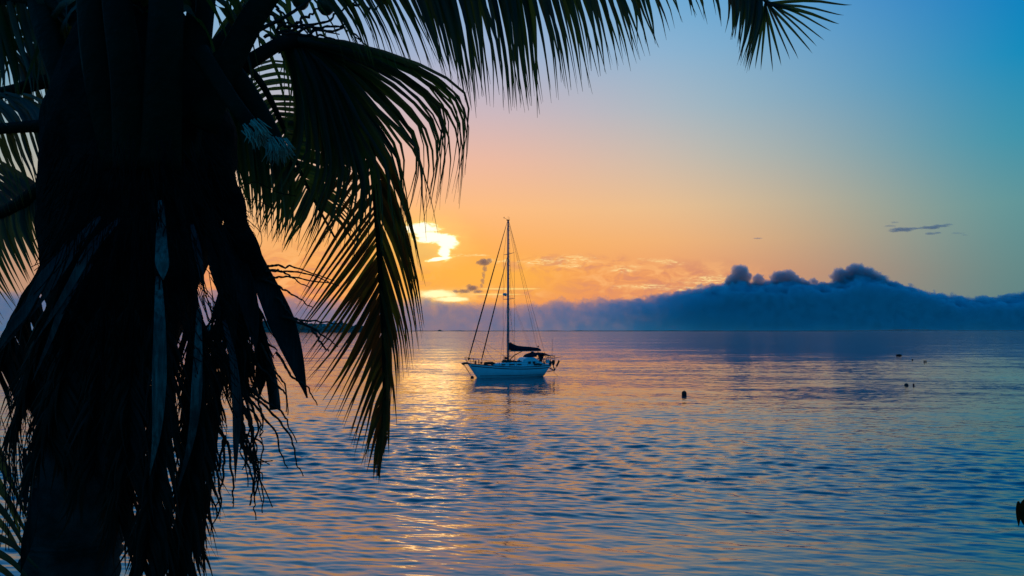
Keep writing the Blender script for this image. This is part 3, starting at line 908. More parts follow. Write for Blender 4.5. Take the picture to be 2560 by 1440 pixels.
    for s in (-1, 1):
        for x in xsn:
            MB().tube([(x, s * (beam(x) - .06), sheer(x)), (x, s * (beam(x) - .06), sheer(x) + .66)], .016, 5).build('stanchion', steel, root)
        for dz in (.33, .65):
            pts = [(-4.85, s * .85, sheer(-4.85) + dz)] + [(x, s * (beam(x) - .06), sheer(x) + dz) for x in xsn] + [(5.9, s * (beam(5.9) - .06), sheer(5.9) + dz)]
            MB().tube(pts, .009, 4).build('lifeline', wire, root)
    pr = MB()
    for s in (-1, 1):
        for x in (-.35, .75): pr.tube([(x, s * .62, 2.0), (x, s * .62, 2.85)], .024, 6)
        pr.tube(catmull([(-.35, s * .62, 2.85), (.2, s * .66, 2.88), (.75, s * .62, 2.85)], 6), .024, 6)
    pr.build('mast_guard', steel, root)
    MB().box((-.42, -.35, 2.62), (.42, .4, .32)).build('halyard_bag', canvas, root, smooth=False)
    MB().box((-.42, .3, 2.25), (.36, .4, .3)).build('halyard_bag', canvas, root, smooth=False)
    # --- bow roller, anchor, foredeck gear
    MB().box((-6.35, 0, 1.96), (1.0, .3, .16)).tube([(-6.85, -.15, 1.98), (-6.85, .15, 1.98)], .1, 8).build('bow_roller', wood, root, smooth=False)
    MB().tube([(-6.95, 0, 2.02), (-6.5, 0, 2.1), (-6.0, 0, 2.06)], [.05, .06, .05], 6).loft([(-6.95, 0, 1.98), (-6.72, 0, 1.80), (-6.4, 0, 1.76)], [.06, .26, .03], [.04, .05, .02], (.5, 0, 1), 8).build('anchor', dark, root)
    MB().tube(catmull([(-6.7, .05, 1.9), (-6.1, -.15, .95), (-5.55, -.3, .05), (-5.45, -.35, -.5)], 12), .03, 5).build('anchor_chain', dark, root)
    MB().tube([(-6.6, -.1, 1.9), (-5.8, -.4, .4), (-5.5, -.45, -.3)], .02, 5).build('snubber', wire, root)
    MB().tube([(-5.55, -.35, -.12), (-5.55, -.35, .02), (-5.55, -.35, .2), (-5.55, -.35, .28)], [.12, .24, .2, .05], 10).build('snubber_float', dark, root)
    MB().tube([(-4.9, 0, 1.9), (-4.9, 0, 2.35)], .11, 8).tube([(-4.3, .3, 1.85), (-4.3, .3, 2.45)], .07, 6).build('windlass', dark, root)
    MB().loft([(-3.6, 0, 1.84), (-3.4, 0, 1.95), (-2.4, 0, 1.98), (-2.0, 0, 1.9)], [.3, .62, .6, .3], [.08, .2, .18, .08], (0, 0, 1), 12).build('foredeck_bag', red, root)
    MB().loft([(-.9, 0, 2.05), (-.7, 0, 2.2), (.4, 0, 2.2), (.6, 0, 2.05)], [.3, .55, .55, .3], [.06, .16, .16, .06], (0, 0, 1), 12).build('deck_locker', wood, root)
    for (x, y, l) in ((1.3, -.7, .5), (1.0, .4, .7), (4.0, -1.45, .6)):
        MB().loft([(x - l, y, 2.1 if x < 3 else 1.7), (x, y, 2.18 if x < 3 else 1.78), (x + l, y, 2.1 if x < 3 else 1.68)], [.14, .2, .12], [.08, .12, .07], (0, 0, 1), 8).build('rope_bag', dark, root)
    # --- spray hood and bimini
    sh = MB(); vs = []
    st = [(2.75, 2.72, .95, .02), (2.95, 2.72, 1.0, .42), (3.5, 2.75, 1.05, .58), (4.0, 2.8, 1.08, .60)]
    for (x, zb, w, h) in st:
        for k in range(9):
            a = math.pi * k / 8
            vs.append((x, -w * math.cos(a) * (1 - .12 * math.sin(a)), zb + h * math.sin(a) ** .55 - .02))
    sh.add(vs, [(i * 9 + k, i * 9 + k + 1, (i + 1) * 9 + k + 1, (i + 1) * 9 + k) for i in range(3) for k in range(8)])
    sho = sh.build('spray_hood', canvas, root)
    sho.modifiers.new('t', 'SOLIDIFY').thickness = 0.03
    bi = MB(); vs = []
    bs = [(3.75, 3.10), (4.1, 3.24), (4.8, 3.30), (5.5, 3.24), (6.0, 3.05), (6.05, 2.95)]
    for (x, z) in bs:
        for k in range(9):
            t = -1 + k / 4
            vs.append((x, t * 1.25, z - .20 * t * t))
    bi.add(vs, [(i * 9 + k, i * 9 + k + 1, (i + 1) * 9 + k + 1, (i + 1) * 9 + k) for i in range(len(bs) - 1) for k in range(8)])
    bio = bi.build('bimini', canvas, root)
    bio.modifiers.new('t', 'SOLIDIFY').thickness = 0.07
    for s in (-1, 1):
        MB().tube([(5.0, s * 1.28, 1.75), (4.2, s * 1.24, 3.04)], .026, 6).build('bimini_pole', steel, root)
        MB().tube([(5.0, s * 1.28, 1.75), (5.8, s * 1.24, 2.95)], .026, 6).build('bimini_pole', steel, root)
    MB().loft([(4.9, -.7, 3.08), (4.85, -.7, 2.5), (4.75, -.7, 1.9)], [.5, .3, .22], [.04, .03, .03], (0, 1, 0), 8).build('side_curtain', canvas, root)
    MB().tube([(4.7, 0, 1.6), (4.7, 0, 2.3)], [.16, .1], 8).tube([(4.85, .35 * math.cos(a), 2.35 + .35 * math.sin(a)) for a in np.linspace(0, 6.283, 18)], .02, 5).build('wheel_pedestal', steel, root)
    # --- pushpit, arch and gear at the stern
    pu = MB()
    for s in (-1, 1):
        pu.tube(catmull([(4.9, s * 1.4, sheer(4.9) + .66), (5.7, s * 1.3, 2.2), (6.2, s * .9, 2.22), (6.3, 0, 2.22)], 9), .026, 6)
        for x, y in ((5.4, 1.33), (6.1, 1.0)): pu.tube([(x, s * y, 1.5), (x, s * y, 2.2)], .024, 6)
    pu.build('pushpit', steel, root)
    ar = MB()
    for s in (-1, 1):
        ar.tube([(4.6, s * 1.0, 2.34), (6.2, s * 1.0, 2.46), (8.0, s * 1.0, 2.72)], .04, 6)
        ar.tube([(6.1, s * 1.0, 1.6), (6.25, s * 1.0, 2.46)], .035, 6)
        ar.tube([(6.9, s * 1.0, 2.0), (6.9, s * 1.0, 2.75)], .035, 6)
    ar.tube([(6.9, -1.0, 2.56), (6.9, 1.0, 2.56)], .035, 6)
    ar.build('davit', steel, root)
    MB().box((6.35, 0, 2.86), (1.5, 1.7, .05), Matrix.Rotation(R(-2), 3, 'Y')).build('solar_panel', dark, root, smooth=False)
    MB().tube([(7.0, 0, 2.8), (7.05, 0, 5.3)], .02, 5).build('whip_aerial', wire, root)
    MB().tube([(5.2, .9, 1.5), (5.2, .9, 4.1)], .035, 6).tube([(5.2, .9, 4.05), (5.2, .9, 4.15), (5.2, .9, 4.3)], [.05, .14, .06], 8).build('gps_mast', dark, root)
    MB().loft([(6.25, -.75, 1.35), (6.3, -.75, 1.7), (6.3, -.75, 2.0), (6.25, -.75, 2.2)], [.12, .22, .24, .1], [.12, .2, .22, .1], (0, 1, 0), 10).build('outboard_motor', dark, root)
    MB().loft([(7.0, -.3, 1.5), (7.05, -.3, 1.8), (7.05, -.3, 2.1), (7.0, -.3, 2.25)], [.12, .24, .24, .1], [.12, .2, .2, .1], (0, 1, 0), 10).tube([(7.05, -.3, 1.5), (7.3, -.3, .75)], .05, 6).build('fuel_locker', dark, root)
    MB().box((5.6, -1.25, 2.1), (.5, .2, .5)).build('life_sling', white, root, smooth=False)
    ws = MB()
    for s in (-1, 1):
        ws.tube([(6.1, s * .3, 1.25), (7.35, s * .1, .72)], .032, 6)
        ws.tube([(6.1, s * .3, .55), (7.35, s * .1, .72)], .032, 6)
        ws.tube([(6.3, s * .3, 1.5), (7.2, s * .1, .8)], .028, 6)
    ws.tube([(7.1, 0, 1.6), (7.4, 0, .6)], .04, 6)
    ws.build('steering_vane_frame', steel, root)
    MB().tube([(7.4, 0, .7), (7.75, 0, 1.35)], .035, 6).box((7.95, 0, 1.72), (.26, .06, .95), Matrix.Rotation(R(28), 3, 'Y')).build('steering_vane_paddle', dark, root, smooth=False)
    MB().tube(catmull([(7.0, -.2, .75), (7.3, -.3, .3), (7.7, -.35, .02), (7.9, -.4, -.2)], 9), .02, 5).build('stern_line', wire, root)
build_boat()

# ------------------------------------------------------------------ floats on the water
def build_floats():
    blk = simple('float_black', (0.008, 0.008, 0.009), 0.6, var=0.4)
    gry = simple('float_grey', (0.012, 0.013, 0.016), 0.5, var=0.4)
    def place(px, py): d = CAM_H * F / (py - 826); q = P(px, py, d); return Vector((q.x, q.y, 0)), d / F
    def lathe(name, px, py, wpx, prof, mat, label, cat, group=None, extra=None):
        loc, s = place(px, py)
        e = empty(name, loc)
        w = wpx * s
        o = MB().tube([(0, 0, h * w) for r_, h in prof], [max(r_, .01) * w for r_, h in prof], 18).build('body', mat, e)
        if extra: extra(e, w)
        tag(e, label, cat, group)
        return e
    def ringtop(e, w): MB().tube([(0.09 * w * math.cos(a), 0, 1.02 * w + 0.09 * w * math.sin(a)) for a in np.linspace(0, 6.283, 14)], .02 * w, 5).build('lifting_ring', gry, e)
    lathe('mooring_buoy', 1710.5, 988, 12, [(.3, -.5), (.5, -.4), (.5, .5), (.48, .66), (.42, .82), (.3, .93), (.15, .99), (.0, 1.0)], blk,
          'black domed mooring buoy floating alone between the sailboat and open water', 'buoy', 'floats on the water', ringtop)
    lathe('mooring_buoy', 2266, 963, 10, [(.35, -.3), (.5, -.15), (.5, .1), (.46, .28), (.36, .44), (.2, .54), (.0, .58)], gry,
          'low rounded dark mooring buoy with a small upright float beside it', 'buoy', 'floats on the water')
    lathe('pot_float', 2284, 963.5, 4, [(.3, -.8), (.45, -.4), (.5, .2), (.5, .8), (.35, 1.2), (.12, 1.4)], blk,
          'small upright dark float beside the low rounded mooring buoy', 'float', 'floats on the water')
    lathe('pot_float', 2281, 900, 3.6, [(.3, -.6), (.5, -.2), (.5, .4), (.3, .8), (.05, .95)], blk,
          'tiny single dark float between the flat raft and the pair of floats', 'float', 'floats on the water')
    for x in (2310.6, 2315):
        lathe('pot_float', x, 905.5, 2.9, [(.3, -1), (.45, -.4), (.5, .4), (.45, 1.2), (.3, 1.7), (.05, 1.9)], blk,
              'slim upright dark float, one of a close pair', 'float', 'paired slim floats')
    # swim raft
    loc, s = place(2247, 889.5)
    e = empty('float_raft', loc)
    w = 12.5 * s
    MB().loft([(-w / 2, 0, .12 * w), (-w * .44, 0, .14 * w), (0, 0, .15 * w), (w * .44, 0, .14 * w), (w / 2, 0, .12 * w)], [.18 * w, .3 * w, .34 * w, .3 * w, .18 * w], [.08 * w, .16 * w, .19 * w, .16 * w, .08 * w], (0, 0, 1), 12).build('body', blk, e)
    MB().tube([(.2 * w, 0, .25 * w), (.22 * w, 0, .42 * w)], .06 * w, 8).build('bollard', blk, e)
    tag(e, 'flat dark oblong raft farthest out of the floats', 'raft', 'floats on the water')
build_floats()

# ------------------------------------------------------------------ coconut palm
def build_palm():
    D0 = 3.0
    base = P(150, 1900, D0); base.z = shore_h(base.x, base.y) - 0.05
    root = empty('coconut_palm', base)
    tag(root, 'tall dark coconut palm with drooping fronds and a ragged skirt of dead sheaths', 'palm tree')
    rr = random.Random(21)
    def bld(mb, name, mat, parent=root, **kw): return mb.build(name, mat, parent, off=base, **kw)
    # trunk
    top = P(360, 330, D0)
    ctl = [base + Vector((0, 0, -.2)), P(176, 1500, D0), P(196, 1300, D0), P(240, 1000, D0), P(300, 700, D0), P(345, 450, D0), top]
    ps = catmull(ctl, 70)
    vs = []; fs = []; n = 26
    for i, p in enumerate(ps):
        t = i / (len(ps) - 1)
        r = 0.165 + 0.05 * max(0, .1 - t) * 10 + 0.05 * max(0, t - .55) + (.012 if i % 2 else -.004)
        for k in range(n):
            a = 2 * math.pi * k / n
            q = r * (1 + .06 * mnoise.noise((math.cos(a) * 2, math.sin(a) * 2, i * .35)))
            vs.append(p + Vector((math.cos(a) * q, math.sin(a) * q, 0)))
    for i in range(len(ps) - 1):
        for k in range(n): fs.append((i * n + k, i * n + (k + 1) % n, (i + 1) * n + (k + 1) % n, (i + 1) * n + k))
    fs.append(tuple((len(ps) - 1) * n + k for k in range(n)))
    bld(MB().add(vs, fs), 'trunk', M['trunk'])
    # matted crown of leaf bases
    cps = catmull([P(280, 900, D0), P(310, 720, D0), P(335, 560, D0), P(350, 420, D0), P(355, 280, D0), P(350, 120, D0), P(345, 20, D0)], 40)
    vs = []; fs = []; n = 40
    for i, p in enumerate(cps):
        t = i / 39
        r = .22 + .14 * math.sin(min(1, t * 1.5) * math.pi / 2) if t < .66 else .36 - .20 * (t - .66) / .34
        for k in range(n):
            a = 2 * math.pi * k / n
            q = r * (1 + .10 * mnoise.noise((math.cos(a) * 3, math.sin(a) * 3, t * 5)) + .05 * mnoise.noise((math.cos(a) * 9, math.sin(a) * 9, t * 14)))
            vs.append(p + Vector((math.cos(a) * q, math.sin(a) * q * .9, 0)))
    for i in range(39):
        for k in range(n): fs.append((i * n + k, i * n + (k + 1) % n, (i + 1) * n + (k + 1) % n, (i + 1) * n + k))
    fs.append(tuple(39 * n + k for k in range(n))); fs.append(tuple(range(n - 1, -1, -1)))
    bld(MB().add(vs, fs), 'leaf_sheath', M['sheath'])

    # ---- fronds: stalk (rachis) part with leaflets below it
    def rachis(pts, r0, r1, mat=M['petiole'], flat=1.0, n=26, name='frond', face=(0, -1, 0)):
        ps = PX(pts, n)
        rad = [r0 + (r1 - r0) * (i / (n - 1)) ** .7 for i in range(n)]
        return bld(MB().loft(ps, rad, [q * flat for q in rad], face, 8), name, mat)
    count = [0]
    def leaves(frond, keys, n, W, jit=10, indiv=False, mat=M['leaf'], seg=8, dj=.12, twist=1.0, us=None, kink=0.0):
        """leaflets interpolated between key curves [(px,py,depth)...]"""
        acc = MB()
        K = len(keys); C = len(keys[0])
        for i in range(n):
            u = (i + rr.uniform(-.35, .35)) / max(1, n - 1) if us is None else us(rr.random())
            u = min(max(u, 0), 1) * (K - 1)
            k = min(int(u), K - 2); t = u - k
            pts = []
            ddj = rr.uniform(-dj, dj)
            jx, jy = rr.gauss(0, jit), rr.gauss(0, jit)
            lf = rr.uniform(.86, 1.06)
            for j in range(C):
                a, c = keys[k][j], keys[k + 1][j]
                s = j / (C - 1)
                x = a[0] + (c[0] - a[0]) * t + jx * s ** 1.3 + rr.gauss(0, jit * .3) * s
                y = a[1] + (c[1] - a[1]) * t + jy * s ** 1.3 + rr.gauss(0, jit * .3) * s
                d = a[2] + (c[2] - a[2]) * t + ddj * s
                pts.append(P(x, y, d))
            if lf < 1: pts[-1] = pts[-2].lerp(pts[-1], lf)
            cv = catmull(pts, seg)
            nr = Vector((rr.gauss(0, .55) * twist, -1, rr.gauss(0, .3) * twist)).normalized()
            w = W * rr.uniform(.75, 1.2)
            if indiv and count[0] < 300:
                count[0] += 1
                bld(MB().ribbon(cv, w, nr, rr.uniform(.15, .5)), 'leaflet', mat, frond)
            else:
                acc.ribbon(cv, w, nr, rr.uniform(.15, .5))
        if acc.v:
            o = bld(acc, 'leaflets', mat, frond); o['kind'] = 'stuff'

    # hanging frond in front of the sunset
    f1 = rachis([(600, 170, 3.15), (720, 105, 3.35), (840, 130, 3.7), (912, 260, 3.95), (934, 430, 4.05), (948, 620, 4.1), (958, 800, 4.1), (962, 960, 4.05), (956, 1090, 4.0), (946, 1190, 3.95)], .034, .008)
    L = [[(916, 330, 4.0), (850, 430, 4.02), (790, 540, 4.0), (745, 640, 3.95)],
         [(933, 470, 4.05), (865, 560, 4.05), (800, 660, 4.0), (738, 760, 3.95)],
         [(943, 560, 4.08), (880, 650, 4.08), (805, 750, 4.0), (734, 850, 3.95)],
         [(947, 640, 4.1), (885, 730, 4.1), (820, 820, 4.05), (755, 915, 4.0)],
         [(951, 700, 4.1), (895, 800, 4.1), (840, 890, 4.05), (776, 965, 4.0)],
         [(955, 770, 4.1), (915, 870, 4.1), (870, 960, 4.05), (830, 1045, 4.0)],
         [(961, 850, 4.08), (925, 940, 4.08), (893, 1020, 4.05), (868, 1095, 4.0)],
         [(967, 930, 4.05), (935, 1000, 4.05), (915, 1075, 4.0), (900, 1152, 3.98)],
         [(971, 1020, 4.02), (948, 1080, 4.0), (935, 1140, 3.98), (926, 1190, 3.95)],
         [(966, 1090, 4.0), (952, 1130, 4.0), (948, 1170, 3.98), (944, 1218, 3.95)]]
    leaves(f1, L, 50, .027, 8, True, M['leaf_old'], dj=.25, twist=.7)
    Rr = [[(915, 290, 3.98), (975, 400, 4.0), (1020, 520, 3.9), (1046, 660, 3.8)],
          [(930, 420, 4.05), (990, 520, 4.05), (1035, 670, 4.0), (1053, 810, 3.95)],
          [(936, 500, 4.08), (990, 620, 4.08), (1030, 760, 4.05), (1046, 880, 4.0)],
          [(944, 620, 4.1), (975, 720, 4.1), (1005, 830, 4.05), (1018, 940, 4.0)],
          [(950, 700, 4.1), (972, 800, 4.1), (985, 890, 4.1), (990, 980, 4.05)],
          [(956, 800, 4.1), (968, 880, 4.1), (975, 960, 4.1), (972, 1050, 4.05)],
          [(960, 900, 4.08), (968, 970, 4.05), (970, 1050, 4.0), (966, 1120, 4.0)],
          [(960, 1020, 4.02), (964, 1080, 4.0), (962, 1130, 3.98), (955, 1190, 3.95)]]
    leaves(f1, Rr, 42, .027, 8, True, M['leaf_old'], dj=.25, twist=.7)
    # leaflets of the frond's shoulder sweeping right and drooping
    G = [[(690, 92, 3.35), (860, 108, 3.5), (1040, 165, 3.7), (1140, 240, 3.8), (1160, 330, 3.8), (1135, 480, 3.8)],
         [(710, 96, 3.35), (860, 130, 3.5), (1000, 190, 3.65), (1095, 280, 3.75), (1110, 380, 3.75), (1085, 520, 3.75)],
         [(730, 100, 3.4), (850, 160, 3.55), (950, 250, 3.65), (1040, 350, 3.7), (1060, 450, 3.7), (1050, 560, 3.7)],
         [(750, 104, 3.4), (840, 190, 3.5), (900, 300, 3.6), (960, 400, 3.65), (985, 500, 3.65), (1005, 620, 3.65)],
         [(770, 108, 3.45), (820, 200, 3.5), (860, 320, 3.55), (890, 430, 3.6), (880, 520, 3.6), (850, 620, 3.6)],
         [(740, 104, 3.4), (780, 210, 3.45), (800, 320, 3.5), (810, 420, 3.5), (780, 510, 3.5), (750, 600, 3.5)],
         [(700, 100, 3.35), (735, 200, 3.4), (740, 300, 3.4), (720, 380, 3.4), (690, 440, 3.4), (660, 520, 3.4)]]
    leaves(f1, G, 78, .030, 24, True, M['leaf'], 11, dj=.3)
    leaves(f1, G[3:6], 24, .04, 18, False, M['leaf'], 11, dj=.3)
    # frond behind, barred leaflets either side
    f2 = rachis([(540, 110, 4.3), (640, 190, 4.4), (705, 310, 4.5), (760, 450, 4.6), (840, 600, 4.7)], .03, .006)
    H1 = [[(620, 170, 4.4), (690, 150, 4.45), (760, 170, 4.5), (830, 210, 4.5)], [(690, 280, 4.5), (760, 290, 4.5), (820, 320, 4.5), (880, 370, 4.5)],
          [(715, 340, 4.5), (770, 350, 4.5), (830, 370, 4.5), (890, 410, 4.5)], [(745, 410, 4.6), (800, 430, 4.6), (850, 460, 4.6), (900, 510, 4.6)],
          [(790, 510, 4.65), (830, 540, 4.65), (860, 570, 4.65), (890, 620, 4.65)]]
    leaves(f2, H1, 40, .030, 5, False, M['leaf'], dj=.1, twist=.5)
    H2 = [[(600, 150, 4.4), (570, 190, 4.4), (545, 240, 4.4), (530, 300, 4.4)], [(670, 240, 4.45), (620, 270, 4.45), (580, 320, 4.45), (560, 380, 4.4)],
          [(705, 320, 4.5), (660, 380, 4.5), (620, 450, 4.5), (600, 520, 4.45)], [(740, 400, 4.55), (705, 460, 4.55), (675, 530, 4.5), (650, 590, 4.5)],
          [(780, 500, 4.6), (760, 550, 4.6), (735, 590, 4.6), (715, 630, 4.6)]]
    leaves(f2, H2, 46, .030, 6, False, M['leaf'], dj=.15, twist=.6)
    # frond hanging behind the crown's right edge
    f3 = rachis([(500, 150, 3.5), (560, 210, 3.6), (620, 270, 3.7), (690, 340, 3.8), (740, 430, 3.85)], .032, .008)
    S = [[(520, 170, 3.5), (528, 290, 3.55), (545, 400, 3.55), (575, 500, 3.55)], [(570, 220, 3.6), (585, 330, 3.65), (600, 440, 3.65), (622, 535, 3.65)],
         [(620, 270, 3.7), (635, 370, 3.7), (648, 470, 3.7), (652, 575, 3.7)], [(670, 320, 3.75), (682, 410, 3.75), (690, 500, 3.75), (688, 600, 3.75)],
         [(725, 400, 3.85), (732, 470, 3.85), (730, 530, 3.85), (718, 600, 3.85)]]
    leaves(f3, S, 44, .034, 9, False, M['leaf'], dj=.15, twist=.6)
    # high frond arching out over the water, its leaflets hanging into view
    f4 = rachis([(500, 320, 2.7), (560, 180, 2.7), (660, 0, 2.72), (780, -130, 2.78), (950, -190, 2.9), (1200, -178, 3.0), (1450, -165, 3.15), (1650, -140, 3.3), (1800, -90, 3.4), (1888, -25, 3.5), (1918, 12, 3.5)], .068, .004, n=40, flat=.7)
    T = [[(720, -70, 2.75), (790, -10, 2.8), (840, 50, 2.85), (880, 150, 2.9)], [(800, -140, 2.8), (870, -20, 2.85), (920, 70, 2.9), (955, 180, 2.9)],
         [(900, -185, 2.85), (970, -40, 2.9), (1020, 60, 2.95), (1062, 170, 2.95)], [(1000, -190, 2.9), (1065, -10, 2.95), (1095, 100, 2.95), (1120, 190, 2.95)],
         [(1090, -185, 2.95), (1140, 0, 2.95), (1165, 130, 2.95), (1185, 265, 2.95)],
         [(1180, -180, 3.0), (1225, 0, 3.0), (1250, 130, 3.0), (1262, 270, 3.0)], [(1250, -176, 3.0), (1290, 0, 3.0), (1305, 130, 3.0), (1318, 275, 3.0)],
         [(1320, -172, 3.05), (1365, -20, 3.05), (1395, 100, 3.05), (1412, 235, 3.05)], [(1390, -168, 3.1), (1440, -20, 3.1), (1470, 90, 3.1), (1492, 205, 3.1)],
         [(1460, -164, 3.15), (1515, -30, 3.15), (1545, 70, 3.15), (1565, 165, 3.15)], [(1530, -158, 3.2), (1590, -40, 3.2), (1620, 40, 3.2), (1642, 120, 3.2)],
         [(1600, -148, 3.25), (1670, -70, 3.25), (1705, -10, 3.25), (1725, 50, 3.25)], [(1700, -125, 3.3), (1770, -60, 3.3), (1800, 0, 3.3), (1808, 60, 3.3)]]
    leaves(f4, T, 92, .027, 11, True, M['leaf'], 9, dj=.2, twist=.8)
    leaves(f4, T[3:8], 30, .030, 16, False, M['leaf'], 9, dj=.3, twist=.8)
    leaves(f4, T[7:11], 12, .022, 14, False, M['leaf'], 9, dj=.3, twist=.8)
    leaves(f4, T[0:4], 26, .012, 16, False, M['leaf'], 9, dj=.3, twist=.8)
    FA = [[(1800, -90, 3.4), (1822, -30, 3.4), (1828, 30, 3.4), (1826, 80, 3.4)], [(1840, -65, 3.43), (1850, 0, 3.43), (1845, 60, 3.4), (1838, 110, 3.4)],
          [(1870, -45, 3.45), (1872, 20, 3.45), (1862, 80, 3.42), (1848, 150, 3.4)], [(1895, -20, 3.48), (1890, 40, 3.48), (1874, 100, 3.45), (1852, 170, 3.42)],
          [(1905, -5, 3.5), (1900, 50, 3.5), (1886, 110, 3.5), (1866, 180, 3.48)]]
    leaves(f4, FA, 26, .024, 7, False, M['leaf'], dj=.1, twist=.8)
    tips = [(1872, 178), (1888, 172), (1902, 176), (1932, 180), (1953, 164), (1975, 150), (1996, 148), (2031, 134), (2042, 116), (2061, 101), (2078, 78), (2098, 60), (2110, 38), (2130, 12), (2140, -14)]
    mbx = None
    for (tx, ty) in tips:
        a = (1915 + rr.uniform(-3, 3), 8 + rr.uniform(-8, 4))
        mx_, my_ = (a[0] + tx) / 2, (a[1] + ty) / 2 - abs(tx - a[0]) * .04
        cv = catmull([P(a[0], a[1], 3.5), P(mx_, my_, 3.55), P(a[0] + (tx - a[0]) * .88, a[1] + (ty - a[1]) * .86, 3.57), P(tx, ty, 3.56)], 8)
        bld(MB().ribbon(cv, 0.018 * rr.uniform(.8, 1.2), Vector((rr.gauss(0, .3), -1, rr.gauss(0, .3))).normalized(), .3), 'leaflet', M['leaf'], f4)
    # fronds rising out of the top of the crown
    for pts, r0 in (([(300, 420, 2.72), (250, 200, 2.66), (225, 0, 2.7), (215, -250, 2.9)], .066), ([(330, 420, 2.68), (318, 200, 2.60), (292, 0, 2.62), (270, -250, 2.8)], .070),
                    ([(400, 420, 2.66), (408, 200, 2.58), (415, 0, 2.58), (420, -260, 2.7)], .078), ([(450, 400, 2.75), (480, 200, 2.8), (505, 0, 2.9), (540, -240, 3.2)], .070),
                    ([(250, 420, 2.85), (170, 230, 2.9), (110, 60, 3.0), (60, -140, 3.3)], .062), ([(430, 380, 3.2), (520, 160, 3.3), (600, 60, 3.4), (690, -60, 3.6)], .06),
                    ([(360, 380, 3.2), (350, 160, 3.3), (340, 0, 3.4), (330, -200, 3.6)], .07)):
        fr = rachis(pts, r0, r0 * .7, flat=.55)
        (x1, y1, d1), (x2, y2, d2) = pts[2], pts[3]
        ks = []
        for q in (0.0, .5, 1.0):
            bx, by, bd = x1 + (x2 - x1) * q, y1 + (y2 - y1) * q, d1 + (d2 - d1) * q
            ks.append([(bx, by, bd + .02), (bx - 60, by + 40, bd + .25), (bx - 100, by + 150, bd + .3), (bx - 120, by + 290, bd + .3)])
        leaves(fr, ks, 11, .035, 30, False, M['leaf'], dj=.2)
        ks2 = [[(2 * q[0][0] - a[0], a[1], a[2]) for a in q] for q in ks]
        leaves(fr, ks2, 11, .035, 30, False, M['leaf'], dj=.2)
    # fronds leaving to the left
    g1 = rachis([(260, 350, 2.8), (150, 318, 2.85), (50, 318, 2.9), (-120, 340, 3.0), (-400, 420, 3.2)], .034, .016)
    leaves(g1, [[(140, 322, 2.85), (146, 360, 2.86), (152, 410, 2.86), (156, 470, 2.86)], [(60, 320, 2.9), (78, 380, 2.92), (96, 430, 2.92), (108, 480, 2.92)],
                [(-20, 325, 2.95), (0, 390, 2.97), (30, 450, 2.97), (52, 520, 2.97)], [(-120, 340, 3.0), (-90, 420, 3.0), (-60, 500, 3.0), (-30, 580, 3.0)]], 22, .018, 5, dj=.05, twist=.4)
    leaves(g1, [[(140, 316, 2.85), (120, 270, 2.95), (60, 240, 3.05), (10, 250, 3.1)], [(0, 318, 2.9), (-40, 270, 3.0), (-90, 240, 3.1), (-140, 250, 3.2)]], 14, .026, 10)
    g2 = rachis([(240, 400, 3.1), (120, 462, 3.15), (50, 508, 3.2), (-30, 556, 3.3), (-260, 700, 3.5)], .042, .02)
    leaves(g2, [[(110, 470, 3.15), (100, 500, 3.16), (112, 545, 3.16), (130, 590, 3.16)], [(60, 500, 3.2), (62, 560, 3.2), (80, 610, 3.2), (104, 665, 3.2)],
                [(10, 530, 3.25), (20, 590, 3.25), (45, 650, 3.25), (75, 715, 3.25)], [(-50, 570, 3.3), (-35, 630, 3.3), (0, 700, 3.3), (40, 770, 3.3)],
                [(-150, 630, 3.4), (-120, 700, 3.4), (-80, 780, 3.4), (-30, 850, 3.4)]], 42, .024, 5, dj=.05, twist=.4)
    leaves(g2, [[(100, 470, 3.15), (40, 430, 3.2), (-20, 400, 3.25), (-80, 390, 3.3)], [(40, 510, 3.2), (-10, 470, 3.25), (-60, 440, 3.3), (-130, 430, 3.3)],
                [(0, 535, 3.25), (-50, 500, 3.3), (-100, 480, 3.3), (-170, 470, 3.3)]], 18, .024, 8, dj=.05, twist=.5)
    g3 = rachis([(280, 300, 3.2), (160, 205, 3.25), (40, 225, 3.3), (-80, 260, 3.4), (-300, 380, 3.6)], .04, .02)
    leaves(g3, [[(150, 210, 3.25), (160, 270, 3.3), (172, 330, 3.3), (180, 390, 3.3)], [(60, 222, 3.3), (80, 280, 3.3), (100, 330, 3.3), (110, 380, 3.3)], [(-40, 245, 3.35), (-10, 310, 3.35), (20, 370, 3.35), (40, 430, 3.35)]], 12, .024, 8)
    leaves(g3, [[(180, 220, 3.25), (160, 150, 3.3), (120, 90, 3.35), (60, 60, 3.4)], [(60, 222, 3.3), (40, 160, 3.35), (0, 110, 3.4), (-50, 90, 3.4)]], 18, .04, 14)
    g4 = rachis([(300, 200, 2.9), (180, 40, 3.0), (60, 0, 3.1), (-80, 10, 3.2)], .04, .02)
    leaves(g4, [[(200, 60, 3.0), (220, 130, 3.05), (236, 210, 3.05), (240, 290, 3.05)], [(120, 20, 3.05), (140, 100, 3.1), (158, 180, 3.1), (165, 260, 3.1)], [(20, 2, 3.1), (40, 90, 3.15), (60, 170, 3.15), (70, 250, 3.15)], [(-60, 8, 3.2), (-40, 100, 3.2), (-20, 180, 3.2), (-10, 260, 3.2)]], 30, .04, 10)
    leaves(g4, [[(230, 90, 2.95), (190, 0, 3.0), (150, -60, 3.1), (90, -120, 3.1)], [(60, 0, 3.1), (30, -40, 3.1), (0, -80, 3.2), (-40, -110, 3.2)]], 14, .05, 14)

